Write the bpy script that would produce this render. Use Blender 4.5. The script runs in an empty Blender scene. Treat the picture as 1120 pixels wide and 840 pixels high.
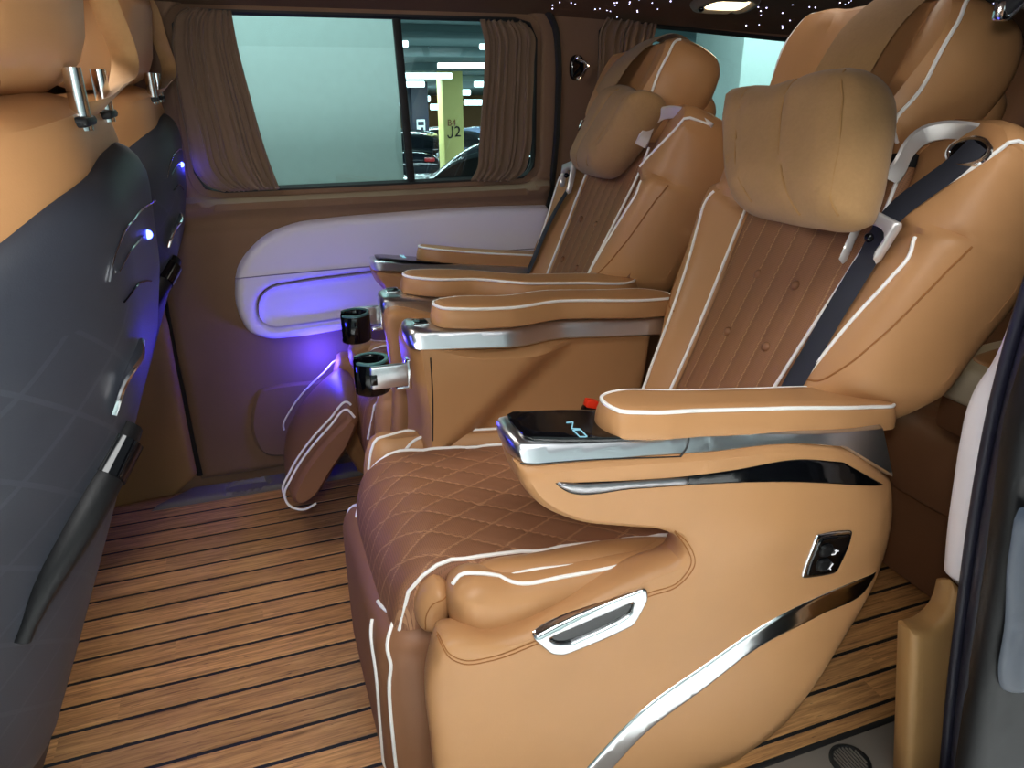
import bpy, bmesh, math, random
import numpy as np
from mathutils import Vector, Matrix
from mathutils.geometry import delaunay_2d_cdt
random.seed(7); RNG = np.random.default_rng(3)
SC = bpy.context.scene; COL = SC.collection

# ------------------------------------------------------------------ camera
FOC = 800.0; PITCH = math.radians(22.7); YAW = math.radians(20); CH = 1.15
cam = bpy.data.cameras.new('camera'); cam.sensor_width = 36; cam.lens = FOC / 1120 * 36
cam.clip_start = .02
camo = bpy.data.objects.new('camera', cam); COL.objects.link(camo)
camo.location = (0, 0, CH); camo.rotation_euler = (math.pi / 2 - PITCH, 0, -YAW)
SC.camera = camo

def ray(px, py):
    r = (px - 560) / FOC; u = (420 - py) / FOC
    fh = math.cos(PITCH) + u * math.sin(PITCH); v = -math.sin(PITCH) + u * math.cos(PITCH)
    return (r * math.cos(YAW) + fh * math.sin(YAW), -r * math.sin(YAW) + fh * math.cos(YAW), v)
def hit(px, py, n, c):
    d = ray(px, py); o = (0, 0, CH)
    t = (c - sum(n[i] * o[i] for i in range(3))) / sum(n[i] * d[i] for i in range(3))
    return tuple(o[i] + t * d[i] for i in range(3))
def tag_c(q, r): return r + ('c',) if len(q) > 2 else r
def onY(pts, Y):      # measured outline -> (x, z) on the plane y = Y
    out = []
    for q in pts:
        x, y, z = hit(q[0], q[1], (0, 1, 0), Y); out.append(tag_c(q, (x, z)))
    return out
def onZ(pts, k, c):   # -> (x, y) on the plane z + k x = c
    out = []
    for q in pts:
        x, y, z = hit(q[0], q[1], (k, 0, 1), c); out.append(tag_c(q, (x, y)))
    return out
RA = math.atan(.459); BO = (.76, .44)      # backrest plane of the captain seats
def onB(pts, w=0.0):  # -> (y, s) on the reclined backrest plane, raised w
    n = (math.cos(RA), 0, -math.sin(RA)); c = n[0] * BO[0] + n[2] * BO[1] - w
    out = []
    for q in pts:
        x, y, z = hit(q[0], q[1], n, c)
        s = (x - BO[0]) * math.sin(RA) + (z - BO[1]) * math.cos(RA); s += 0
        out.append(tag_c(q, (y, s)))
    return out

# ------------------------------------------------------------------ curves
def cr(pts, closed=True, n=8):
    """Catmull-Rom through pts; a point flagged 'c' stays a sharp corner."""
    P = [np.array(p[:2], float) for p in pts]; K = [len(p) > 2 for p in pts]
    N = len(P); out = []
    m = N if closed else N - 1
    for i in range(m):
        p1, p2 = P[i], P[(i + 1) % N]
        c1, c2 = K[i], K[(i + 1) % N]
        if closed: p0, p3 = P[i - 1], P[(i + 2) % N]
        else: p0, p3 = P[max(i - 1, 0)], P[min(i + 2, N - 1)]
        L = np.linalg.norm(p2 - p1)
        def tan(a, b, c):
            da = np.linalg.norm(b - a) + 1e-9; db = np.linalg.norm(c - b) + 1e-9
            return ((b - a) / da * db + (c - b) / db * da) / (da + db)
        if c1 and c2: t1 = t2 = (p2 - p1)
        else:
            t1 = (p2 - p1) if c1 or (not closed and i == 0) else tan(p0, p1, p2) * L
            t2 = (p2 - p1) if c2 or (not closed and i == m - 1) else tan(p1, p2, p3) * L
        for k in range(n):
            t = k / n
            out.append((2*t**3-3*t**2+1)*p1 + (t**3-2*t**2+t)*t1 + (-2*t**3+3*t**2)*p2 + (t**3-t**2)*t2)
    if not closed: out.append(P[-1])
    return np.array(out)
def resample(p, h, closed=True):
    p = np.asarray(p, float)
    q = np.vstack([p, p[:1]]) if closed else p
    seg = np.linalg.norm(np.diff(q, axis=0), axis=1); s = np.concatenate([[0], np.cumsum(seg)])
    n = max(int(round(s[-1] / h)), 8 if closed else 2)
    t = np.linspace(0, s[-1], n + 1)
    r = np.stack([np.interp(t, s, q[:, k]) for k in range(q.shape[1])], 1)
    return r[:-1] if closed else r
def curve3(pts, h=.008, closed=False):
    P = [np.array(p, float) for p in pts]; N = len(P); out = []
    m = N if closed else N - 1
    for i in range(m):
        p1, p2 = P[i], P[(i + 1) % N]
        p0 = P[i - 1] if closed or i > 0 else 2 * p1 - p2
        p3 = P[(i + 2) % N] if closed or i < N - 2 else 2 * p2 - p1
        for k in range(10):
            t = k / 10
            out.append(.5*((2*p1)+(-p0+p2)*t+(2*p0-5*p1+4*p2-p3)*t*t+(-p0+3*p1-3*p2+p3)*t**3))
    if not closed: out.append(P[-1])
    return resample(np.array(out), h, closed)
def rrect(u0, u1, v0, v1, r, n=5):
    out = []
    for cx, cy, a in ((u1-r, v1-r, 0), (u0+r, v1-r, 90), (u0+r, v0+r, 180), (u1-r, v0+r, 270)):
        for k in range(n + 1):
            t = math.radians(a + 90 * k / n); out.append((cx + r * math.cos(t), cy + r * math.sin(t)))
    return out
def fil(poly, r, n=5):
    P = [np.array(p[:2], float) for p in poly]; N = len(P); out = []
    for i in range(N):
        a, b, c = P[i-1], P[i], P[(i+1) % N]; ri = poly[i][2] if len(poly[i]) > 2 and not isinstance(poly[i][2], str) else r
        la, lc = np.linalg.norm(a-b), np.linalg.norm(c-b); k = min(ri, la*.45, lc*.45)
        p0, p2 = b + (a-b)/la*k, b + (c-b)/lc*k
        for j in range(n+1):
            t = j/n; out.append((1-t)**2*p0 + 2*t*(1-t)*b + t*t*p2)
    return np.array(out)
def prof(t):
    t = np.clip(t, 0, 1); return np.sqrt(np.maximum(0, 1 - (1 - t) ** 2))
def sstep(t):
    t = np.clip(t, 0, 1); return t * t * (3 - 2 * t)
def segdist(P, B):
    A = B; C = np.roll(B, -1, 0); d = C - A; L = (d ** 2).sum(1) + 1e-12
    best = np.full(len(P), 1e9)
    for i in range(len(A)):
        t = np.clip(((P - A[i]) @ d[i]) / L[i], 0, 1)
        best = np.minimum(best, ((P - A[i] - t[:, None] * d[i]) ** 2).sum(1))
    return np.sqrt(best)
def inside(P, B):
    x, y = P[:, 0], P[:, 1]; r = np.zeros(len(P), bool); n = len(B); j = n - 1
    for i in range(n):
        xi, yi = B[i]; xj, yj = B[j]
        with np.errstate(divide='ignore', invalid='ignore'):
            r ^= ((yi > y) != (yj > y)) & (x < (xj - xi) * (y - yi) / (yj - yi + 1e-15) + xi)
        j = i
    return r

XF = None                                         # mirror used while the right-hand seat is built
ORIGIN = {}
class MB:
    def __init__(s): s.v = []; s.f = []; s.uv = []; s.mi = []; s.n = 0; s.ch = []
    def add(s, V, Fs, uv=None, mat=0):
        V = np.asarray(V, float)
        if uv is None: uv = V[:, :2]
        s.ch.append((s.n, s.n + len(V), len(s.f), len(s.f) + len(Fs)))
        s.v.append(V); s.uv.append(np.asarray(uv, float))
        for f in Fs: s.f.append([i + s.n for i in f]); s.mi.append(mat)
        s.n += len(V)
    # cushion / plate from an outline: front rounded by (R, T), back by (Rb, Tb)
    def puff(s, outline, M, R=.02, T=.02, Rb=None, Tb=.0, h=.012, crown=0., disp=None, hgt=None, holes=(), mat=0, raw=False):
        Rb = R if Rb is None else Rb
        loops = [resample(outline if raw else cr(outline), h)] + [resample(np.asarray(q, float), h) for q in holes]
        pts = np.vstack(loops); edges = []; o = 0
        for L in loops:
            edges += [(o + i, o + (i + 1) % len(L)) for i in range(len(L))]; o += len(L)
        def dist(P):
            d = segdist(P, loops[0])
            for L in loops[1:]: d = np.minimum(d, segdist(P, L))
            return d
        def ins(P):
            r = inside(P, loops[0])
            for L in loops[1:]: r &= ~inside(P, L)
            return r
        ext = []
        lo = loops[0].min(0); hi = loops[0].max(0)
        Rm = max(R, Rb if Tb > 0 else 0)
        ts = (.03, .12, .3, .6, 1.) if Rm > h * .7 else ((.1, .4, 1.) if Rm > .3 * h else (.3, 1.))
        for L in loops:
            tn = np.roll(L, -1, 0) - np.roll(L, 1, 0); tn /= np.linalg.norm(tn, axis=1)[:, None] + 1e-9
            nn = np.stack([-tn[:, 1], tn[:, 0]], 1)
            for t in ts:
                for sg in (1, -1):
                    q = L + nn * sg * t * Rm
                    q = q[ins(q)]
                    if len(q):
                        d = dist(q); ext.append(q[d > t * Rm * .93])
        gx = np.arange(lo[0], hi[0], h); gy = np.arange(lo[1], hi[1], h * .87)
        G = np.array([(x + (.5 * h if j % 2 else 0), y) for j, y in enumerate(gy) for x in gx])
        if len(G):
            G = G[ins(G)]
            if len(G):
                d = dist(G); ext.append(G[d > Rm + .45 * h])
        allp = np.vstack([pts] + [e for e in ext if len(e)])
        # drop near-duplicates among interior points
        key = {}; keep = list(range(len(pts)))
        cell = h * .22
        for i in range(len(pts), len(allp)):
            k = (int(allp[i, 0] / cell), int(allp[i, 1] / cell))
            if k in key and key[k] > 0: continue
            key[k] = 1; keep.append(i)
        allp = allp[keep]
        res = delaunay_2d_cdt([Vector(p) for p in allp], edges, [], 1, 1e-6)
        V2 = np.array([tuple(q) for q in res[0]]); Fs = [list(f) for f in res[2]]
        if holes:
            cen = np.array([V2[f].mean(0) for f in Fs]); kp = ins(cen); Fs = [f for f, q in zip(Fs, kp) if q]
        d = dist(V2); D = max(d.max(), 1e-6)
        bd = d < 1e-5
        def front(P, dd):
            if hgt is not None: return hgt(P[:, 0], P[:, 1], dd)
            f = prof(dd / R) if R > 0 else (dd > 0) * 1.
            w = T * f + crown * prof(dd / D)
            if disp is not None: w = w + disp(P[:, 0], P[:, 1]) * f
            return w
        wf = front(V2, d); wf[bd] = 0
        A = np.stack(M(V2[:, 0], V2[:, 1], wf), 1)
        s.add(A, Fs, V2, mat)
        wb = -Tb * (prof(d / Rb) if Rb > 0 else np.ones(len(d)))
        Bk = np.stack(M(V2[:, 0], V2[:, 1], wb), 1)
        base = s.n - len(A)
        idx = np.zeros(len(V2), int); c = 0; nb = []
        for i in range(len(V2)):
            if bd[i] : idx[i] = base + i
            else: idx[i] = s.n + c; nb.append(i); c += 1
        s.v.append(Bk[nb]); s.uv.append(V2[nb]); s.n += len(nb)
        for f in Fs: s.f.append([int(idx[i]) for i in reversed(f)]); s.mi.append(mat)
        def S(P, off=0.):
            P = np.asarray(P, float); dd = dist(P); dd[~ins(P)] = 0
            w = front(P, dd) + off
            return np.stack(M(P[:, 0], P[:, 1], w), 1)
        S.loop = loops[0]
        return S
    def tube(s, P, r, n=7, closed=False, mat=0, rr=None):
        P = np.asarray(P, float); N = len(P)
        T = np.gradient(P, axis=0) if not closed else np.roll(P, -1, 0) - np.roll(P, 1, 0)
        T /= np.linalg.norm(T, axis=1)[:, None] + 1e-12
        a = np.array([0, 0, 1.]) if abs(T[0][2]) < .9 else np.array([1., 0, 0])
        nrm = np.cross(T[0], a); nrm /= np.linalg.norm(nrm); V = []
        for i in range(N):
            nrm = nrm - T[i] * (nrm @ T[i]); nrm /= np.linalg.norm(nrm) + 1e-12
            b = np.cross(T[i], nrm); ri = r if rr is None else rr[i]
            for k in range(n):
                t = 2 * math.pi * k / n; V.append(P[i] + ri * (math.cos(t) * nrm + math.sin(t) * b))
        F_ = []
        for i in range(N if closed else N - 1):
            for k in range(n):
                j = (i + 1) % N
                F_.append([i*n+k, i*n+(k+1) % n, j*n+(k+1) % n, j*n+k])
        if not closed: F_ += [list(range(n))[::-1], [(N-1)*n+k for k in range(n)]]
        s.add(V, F_, None, mat)
    def pipe(s, S, uv, r=.0035, off=.001, closed=False, mat=0, h=.008):
        p = cr(uv, closed, 8); p = resample(p, h, closed)
        s.tube(S(p, off), r, 7, closed, mat)
    def ribbon(s, P, side, wid, th, mat=0):
        """flat strip: P centre line, side unit vectors across the strip"""
        P = np.asarray(P, float); N = len(P); side = np.asarray(side, float)
        if side.ndim == 1: side = np.repeat(side[None], N, 0)
        T = np.gradient(P, axis=0); T /= np.linalg.norm(T, axis=1)[:, None]
        side = side - T * (side * T).sum(1)[:, None]; side /= np.linalg.norm(side, axis=1)[:, None]
        nn = np.cross(T, side); V = []
        wid = np.broadcast_to(np.asarray(wid, float), (N,))
        for i in range(N):
            a, b = side[i] * wid[i] / 2, nn[i] * th / 2; e = .8
            V += [P[i]-a, P[i]-a*e+b, P[i]+a*e+b, P[i]+a, P[i]+a*e-b, P[i]-a*e-b]
        F_ = [[i*6+k, i*6+(k+1) % 6, i*6+6+(k+1) % 6, i*6+6+k] for i in range(N-1) for k in range(6)]
        F_ += [list(range(6))[::-1], [(N-1)*6+k for k in range(6)]]
        uv = []
        L = np.concatenate([[0], np.cumsum(np.linalg.norm(np.diff(P, axis=0), axis=1))])
        for i in range(N): uv += [(L[i], k * .01) for k in (0, 1, 4, 5, 4, 1)]
        s.add(V, F_, uv, mat)
    def box(s, c, size, b=.004, rot=None, mat=0, seg=2):
        bm = bmesh.new(); bmesh.ops.create_cube(bm, size=1)
        for v in bm.verts: v.co = Vector((v.co.x*size[0], v.co.y*size[1], v.co.z*size[2]))
        if b > 0:
            bmesh.ops.bevel(bm, geom=bm.edges[:], offset=min(b, min(size)*.45), segments=seg, affect='EDGES', profile=.5)
        if rot is not None: bm.transform(rot.to_4x4())
        bm.verts.index_update()
        V = [tuple(v.co + Vector(c)) for v in bm.verts]; F_ = [[v.index for v in f.verts] for f in bm.faces]
        bm.free(); s.add(V, F_, None, mat)
    def lathe(s, profile, c, axis='z', n=24, a0=0., a1=2*math.pi, mat=0, frame=None):
        """profile [(r, h)], solid of revolution"""
        full = abs(a1 - a0 - 2*math.pi) < 1e-6; K = n if full else n + 1; V = []; m = len(profile)
        fr = frame if frame is not None else {'z': np.eye(3), 'y': np.array([[1,0,0],[0,0,1],[0,1,0]], float), 'x': np.array([[0,1,0],[0,0,1],[1,0,0]], float)}[axis]
        for k in range(K):
            t = a0 + (a1-a0)*k/n
            for r, h in profile:
                V.append(np.array(c) + r*math.cos(t)*fr[0] + r*math.sin(t)*fr[1] + h*fr[2])
        F_ = []
        for k in range(n):
            j = (k+1) % K
            for i in range(m-1): F_.append([k*m+i, j*m+i, j*m+i+1, k*m+i+1])
        s.add(V, F_, None, mat)
    def sphere(s, c, r, n=10, mat=0, sc=(1,1,1), rot=None):
        p = [(max(1e-5, math.sin(math.pi*i/n)), -math.cos(math.pi*i/n)) for i in range(n+1)]
        V = []; 
        for k in range(n*2):
            t = math.pi*k/n
            for a, b in p: V.append((r*sc[0]*a*math.cos(t), r*sc[1]*a*math.sin(t), r*sc[2]*b))
        V = np.array(V)
        if rot is not None: V = V @ np.array(rot).T
        m = n+1
        F_ = [[k*m+i, ((k+1) % (2*n))*m+i, ((k+1) % (2*n))*m+i+1, k*m+i+1] for k in range(2*n) for i in range(n)]
        s.add(V + np.array(c), F_, None, mat)
    def build_each(s, name, mats, parent=None, **kw):
        V = np.vstack(s.v); uv = np.vstack(s.uv); r = []
        for a, b, f0, f1 in s.ch:
            q = MB(); q.add(V[a:b], [[i - a for i in f] for f in s.f[f0:f1]], uv[a:b]); r.append(q.build(name, mats, parent, **kw))
        return r
    def build(s, name, mats, parent=None, sharp=38, kind=None, label=None, world=False):
        V = np.vstack(s.v); uv = np.vstack(s.uv)
        if XF is not None and not world: V = XF(V)
        if parent is not None: org = ORIGIN[parent.name]
        else:
            lo, hi = V.min(0), V.max(0); org = np.array([(lo[0]+hi[0])/2, (lo[1]+hi[1])/2, lo[2]])
        me = bpy.data.meshes.new(name)
        me.from_pydata([tuple(p) for p in (V - org)], [], s.f)
        mats = mats if isinstance(mats, (list, tuple)) else [mats]
        for m in mats: me.materials.append(m)
        me.polygons.foreach_set('material_index', s.mi)
        lay = me.uv_layers.new(name='UVMap')
        li = np.zeros(len(me.loops), int); me.loops.foreach_get('vertex_index', li)
        lay.data.foreach_set('uv', uv[li].astype(np.float32).ravel())
        bm = bmesh.new(); bm.from_mesh(me)
        bmesh.ops.dissolve_degenerate(bm, edges=bm.edges[:], dist=1e-6)
        bmesh.ops.recalc_face_normals(bm, faces=bm.faces[:]); bm.to_mesh(me); bm.free()
        me.polygons.foreach_set('use_smooth', [True]*len(me.polygons))
        try: me.set_sharp_from_angle(angle=math.radians(sharp))
        except Exception: pass
        o = bpy.data.objects.new(name, me); COL.objects.link(o)
        if parent is not None: o.parent = parent
        else: o.location = org
        ORIGIN[o.name] = org
        if kind: o['kind'] = kind
        if label: o['label'] = label
        return o
def tag(o, label, cat, group=None):
    o['label'] = label; o['category'] = cat
    if group: o['group'] = group
    return o
def empty(name, loc, label=None, cat=None, group=None, kind=None):
    o = bpy.data.objects.new(name, None); COL.objects.link(o); o.location = loc; o.empty_display_size = .05
    ORIGIN[o.name] = np.array(loc, float)
    if label: tag(o, label, cat, group)
    if kind: o['kind'] = kind
    return o
def copy_tree(o, parent=None):
    c = o.copy(); COL.objects.link(c)
    if parent is not None: c.parent = parent
    for ch in list(o.children): copy_tree(ch, c)
    return c

# ------------------------------------------------------------------ materials
def srgb(r, g, b):
    f = lambda c: c/12.92 if c <= .04045 else ((c+.055)/1.055)**2.4
    return (f(r/255), f(g/255), f(b/255), 1)
class NT:
    def __init__(s, name):
        s.m = bpy.data.materials.new(name); s.m.use_nodes = True; s.t = s.m.node_tree
        s.b = s.t.nodes['Principled BSDF']; s.out = s.t.nodes['Material Output']
    def n(s, ty, **kw):
        x = s.t.nodes.new(ty)
        for k, v in kw.items():
            if k.startswith('i_'):
                key = k[2:]; key = int(key) if key.isdigit() else key
                x.inputs[key].default_value = v
            else: setattr(x, k, v)
        return x
    def l(s, a, b): s.t.links.new(a, b)
    def math(s, op, a, b=None, c=None):
        x = s.n('ShaderNodeMath', operation=op)
        for i, q in enumerate((a, b, c)):
            if q is None: continue
            if isinstance(q, (int, float)): x.inputs[i].default_value = q
            else: s.l(q, x.inputs[i])
        return x.outputs[0]
    def mix(s, fac, a, b):
        x = s.n('ShaderNodeMix', data_type='RGBA')
        for k, q in ((0, fac), (6, a), (7, b)):
            if isinstance(q, (int, float, tuple)): x.inputs[k].default_value = q
            else: s.l(q, x.inputs[k])
        return x.outputs[2]
    def noise(s, scale, detail=3, coord='Object', rough=.55, stretch=None):
        tc = s.n('ShaderNodeTexCoord'); o = tc.outputs[coord]
        if stretch:
            mp = s.n('ShaderNodeMapping'); mp.inputs['Scale'].default_value = stretch; s.l(o, mp.inputs[0]); o = mp.outputs[0]
        x = s.n('ShaderNodeTexNoise', i_Scale=scale, i_Detail=detail, i_Roughness=rough); s.l(o, x.inputs['Vector'])
        return x.outputs['Fac']
    def bump(s, hgt, strength=.2, dist=.002):
        x = s.n('ShaderNodeBump'); x.inputs['Strength'].default_value = strength; x.inputs['Distance'].default_value = dist
        s.l(hgt, x.inputs['Height']); s.l(x.outputs[0], s.b.inputs['Normal'])
    def set(s, **kw):
        for k, v in kw.items(): s.b.inputs[k.replace('_', ' ')].default_value = v
        return s

def leather(name, col, rough=.42, grain=420, var=.10, bump=.12):
    t = NT(name); nz = t.noise(6, 3); c = Vector(col[:3])
    t.l(t.mix(nz, tuple(c*(1-var))+(1,), tuple(c*(1+var))+(1,)), t.b.inputs['Base Color'])
    t.set(Roughness=rough); t.b.inputs['Specular IOR Level'].default_value = .3
    t.bump(t.noise(grain, 2), bump, .001); return t.m
def suede(name, col, var=.18, sheen=.25):
    t = NT(name); a = t.noise(9, 4); b = t.noise(160, 3); c = Vector(col[:3])
    f = t.math('ADD', t.math('MULTIPLY', a, .7), t.math('MULTIPLY', b, .3))
    t.l(t.mix(f, tuple(c*(1-var*1.6))+(1,), tuple(c*(1+var*1.6))+(1,)), t.b.inputs['Base Color'])
    t.set(Roughness=.95); t.b.inputs['Sheen Weight'].default_value = sheen; t.b.inputs['Specular IOR Level'].default_value = .15
    t.bump(b, .25, .001); return t.m
def plain(name, col, rough=.5, metal=0., grain=0, bump=.1, spec=.5):
    t = NT(name); t.b.inputs['Base Color'].default_value = col; t.set(Roughness=rough, Metallic=metal)
    t.b.inputs['Specular IOR Level'].default_value = spec
    nz = t.noise(30, 2); c = Vector(col[:3])
    t.l(t.mix(nz, tuple(c*.95)+(1,), tuple(c*1.05)+(1,)), t.b.inputs['Base Color'])
    if grain: t.bump(t.noise(grain, 2), bump, .001)
    return t.m
def metal(name, col, rough, brush=None):
    t = NT(name); t.b.inputs['Base Color'].default_value = col; t.set(Roughness=rough, Metallic=1.)
    if brush:
        nz = t.noise(brush, 3, stretch=(1, 40, 40))
        mr = t.n('ShaderNodeMapRange'); t.l(nz, mr.inputs[0]); mr.inputs[3].default_value = rough*.8; mr.inputs[4].default_value = rough*1.25
        t.l(mr.outputs[0], t.b.inputs['Roughness'])
    return t.m
def emit(name, col, strength):
    t = NT(name); t.b.inputs['Base Color'].default_value = (0, 0, 0, 1)
    t.b.inputs['Emission Color'].default_value = col; t.b.inputs['Emission Strength'].default_value = strength; return t.m
def perforated(name, col, thread, px, py, diag, du=0., dv=0.):
    """stitched leather: diag -> diamonds, else parallel channels along v"""
    t = NT(name); tc = t.n('ShaderNodeTexCoord'); sp = t.n('ShaderNodeSeparateXYZ'); t.l(tc.outputs['UV'], sp.inputs[0])
    u, v = sp.outputs[0], sp.outputs[1]
    u = t.math('SUBTRACT', u, du); v = t.math('SUBTRACT', v, dv)
    def line(e): return t.math('ABSOLUTE', t.math('SUBTRACT', t.math('FRACT', e), .5))
    if diag:
        a = line(t.math('ADD', t.math('DIVIDE', u, px), t.math('DIVIDE', v, py)))
        b = line(t.math('SUBTRACT', t.math('DIVIDE', u, px), t.math('DIVIDE', v, py)))
        d = t.math('MINIMUM', a, b); wd = .035
    else:
        d = line(t.math('DIVIDE', u, px)); wd = .028
    ln = t.math('LESS_THAN', d, wd)
    dash = t.math('GREATER_THAN', t.math('FRACT', t.math('MULTIPLY', t.math('ADD', u, v), 190)), .25)
    ln = t.math('MULTIPLY', ln, dash)
    nz = t.noise(8, 3); c = Vector(col[:3])
    base = t.mix(nz, tuple(c*.9)+(1,), tuple(c*1.1)+(1,))
    # punched holes
    cb = t.n('ShaderNodeCombineXYZ'); t.l(u, cb.inputs[0]); t.l(v, cb.inputs[1])
    vo = t.n('ShaderNodeTexVoronoi', i_Scale=330.); vo.inputs['Randomness'].default_value = 0; t.l(cb.outputs[0], vo.inputs['Vector'])
    hole = t.math('LESS_THAN', vo.outputs['Distance'], .28)
    base = t.mix(t.math('MULTIPLY', hole, .45), base, tuple(c*.35)+(1,))
    t.l(t.mix(ln, base, thread), t.b.inputs['Base Color']); t.set(Roughness=.6); t.b.inputs['Specular IOR Level'].default_value = .3
    t.bump(t.math('SUBTRACT', t.noise(300, 2), t.math('MULTIPLY', hole, .6)), .15, .001)
    return t.m

TAN = leather('tan_leather', srgb(180, 132, 88), .42)
TAN2 = TAN
BROWN = leather('brown_leather', srgb(134, 92, 64), .5)
QUILT = perforated('quilted_leather', srgb(140, 95, 68), srgb(168, 122, 88), .105, .062, True)
CHAN = perforated('channel_leather', srgb(142, 98, 66), srgb(176, 132, 92), .044, 1, False, 1.07-.022)
PIPE = plain('white_piping', srgb(246, 243, 238), .4)
THREAD = plain('tan_thread', srgb(150, 96, 46), .8)
SUEDE = suede('pillow_suede', srgb(158, 122, 82), .20, .12)
TRIM = suede('door_suede', srgb(126, 98, 78), .06, .1)
TRIMD = suede('headliner_suede', srgb(84, 60, 44), .08, .05)
TRIMT = leather('pillar_leather', srgb(150, 114, 70), .55)
LILAC = leather('white_insert', srgb(220, 214, 228), .6, 300, .03)
WHITE = leather('white_leather', srgb(226, 220, 226), .45, 300, .03)
CURT = suede('curtain_suede', srgb(120, 98, 80), .08, .15)
BLACK = plain('black_plastic', srgb(13, 13, 15), .5, grain=500, bump=.1, spec=.25)
RUBBER = plain('black_rubber', srgb(12, 12, 14), .6)
NAVY = plain('door_seal_rubber', srgb(30, 30, 48), .5)
GLOSS = plain('gloss_black', srgb(8, 9, 12), .08)
STEEL = metal('brushed_steel', (.74, .75, .78, 1), .30)
STEELD = metal('dark_steel', (.30, .29, .30, 1), .3)
CHROME = metal('chrome', (.88, .89, .91, 1), .14)
SILVER = plain('satin_silver', srgb(226, 220, 216), .32, .55)
WEB = plain('belt_webbing', srgb(34, 36, 46), .7, grain=700, bump=.3)
RED = plain('buckle_red', srgb(225, 50, 20), .4)
ICON = emit('icon_white', (1, 1, 1, 1), .8)
CYAN = emit('screen_cyan', (.35, .75, .9, 1), .8)
BLUELED = emit('blue_led', (.04, .06, 1, 1), 25)
GREYP = plain('grey_plastic', srgb(112, 104, 96), .55, grain=300)
CREAM = leather('cream_leather', srgb(214, 200, 172), .5)

# ------------------------------------------------------------------ floor
PW = .0675
def wood():
    t = NT('teak_planks'); tc = t.n('ShaderNodeTexCoord'); sp = t.n('ShaderNodeSeparateXYZ'); t.l(tc.outputs['UV'], sp.inputs[0])
    idn = t.math('FLOOR', t.math('ADD', t.math('DIVIDE', sp.outputs[1], PW), .5))
    wn = t.n('ShaderNodeTexWhiteNoise', noise_dimensions='1D'); t.l(idn, wn.inputs['W'])
    xs = t.math('ADD', sp.outputs[0], t.math('MULTIPLY', wn.outputs['Value'], .7))
    seg = t.math('FLOOR', t.math('DIVIDE', xs, .85))
    w2 = t.n('ShaderNodeTexWhiteNoise', noise_dimensions='2D'); cb = t.n('ShaderNodeCombineXYZ')
    t.l(idn, cb.inputs[0]); t.l(seg, cb.inputs[1]); t.l(cb.outputs[0], w2.inputs['Vector'])
    off = t.math('MULTIPLY', w2.outputs['Value'], 13.)
    c2 = t.n('ShaderNodeCombineXYZ'); t.l(t.math('MULTIPLY', sp.outputs[0], 5.), c2.inputs[0]); t.l(t.math('MULTIPLY', sp.outputs[1], 95.), c2.inputs[1]); t.l(off, c2.inputs[2])
    g = t.n('ShaderNodeTexNoise', i_Scale=1.6, i_Detail=6., i_Roughness=.65, i_Distortion=.6); t.l(c2.outputs[0], g.inputs['Vector'])
    c3 = t.n('ShaderNodeCombineXYZ'); t.l(t.math('MULTIPLY', sp.outputs[0], 22.), c3.inputs[0]); t.l(t.math('MULTIPLY', sp.outputs[1], 330.), c3.inputs[1]); t.l(off, c3.inputs[2])
    k = t.n('ShaderNodeTexNoise', i_Scale=1., i_Detail=3.); t.l(c3.outputs[0], k.inputs['Vector'])
    ramp = t.n('ShaderNodeValToRGB'); e = ramp.color_ramp.elements
    e[0].position = .3; e[0].color = srgb(126, 86, 50); e[1].position = .72; e[1].color = srgb(216, 166, 108)
    m = e.new(.52); m.color = srgb(188, 136, 84)
    t.l(g.outputs['Fac'], ramp.inputs[0])
    hsv = t.n('ShaderNodeHueSaturation'); t.l(ramp.outputs[0], hsv.inputs['Color'])
    t.l(t.math('ADD', t.math('MULTIPLY', w2.outputs['Value'], .40), .92), hsv.inputs['Value'])
    fleck = t.math('MULTIPLY', t.math('GREATER_THAN', k.outputs['Fac'], .70), .75)
    col = t.mix(fleck, hsv.outputs[0], srgb(58, 30, 14))
    t.l(col, t.b.inputs['Base Color']); t.set(Roughness=.36); t.bump(g.outputs['Fac'], .1, .001)
    return t.m
WOOD = wood()
mb = MB()
mb.box((.6, 1.45, -.0265), (3.6, 1.42, .05), .002, mat=1)

mb.box((.6, .7625, -.006), (3.5, .032, .012), .001, mat=0, seg=1); mb.uv[-1] = np.stack([mb.v[-1][:, 0], mb.v[-1][:, 1] - .647 - PW*1.5], 1)
y = .782
while y < 2.16:
    mb.box((.6, y + PW/2, -.006), (3.5, PW-.0085, .012), .0010, mat=0, seg=1)
    n = len(mb.v[-1]); mb.uv[-1] = np.stack([mb.v[-1][:, 0], mb.v[-1][:, 1] - .647 - PW/2], 1)
    y += PW
floor = mb.build('floor', [WOOD, RUBBER], kind='structure')
# ------------------------------------------------------------------ far wall, sliding door, windows
WY = 2.13
def MW(y0): return lambda u, v, w: (u, y0 - w, v)
win1 = rrect(-.105, .852, .868, 1.306, .055)
win2 = fil(onY([(655, 19), (880, 43), (1000, 57), (1000, 240), (650, 240)], WY), .035)
mb = MB()
mb.puff([(-1.1, -.06, 'c'), (2.5, -.06, 'c'), (2.5, 1.34, 'c'), (-1.1, 1.34, 'c')], MW(WY), R=.02, T=.0, Rb=0, Tb=.03, h=.05, holes=[win1, win2])
wall_right = mb.build('wall_right', [TRIM], kind='structure')
door = empty('door_1', (.33, WY, .0), kind='structure')
door_out = [(-.222, .035, 'c'), (.12, .035), (.80, .035, 'c')] + [p for p in onY([(585, 262), (598, 225), (604, 180), (608, 110), (608, 60), (604, 28), (592, 8)], WY)] + [(.72, 1.335, 'c'), (-.20, 1.335, 'c'), (-.222, .9), (-.232, .6), (-.226, .3)]
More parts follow.
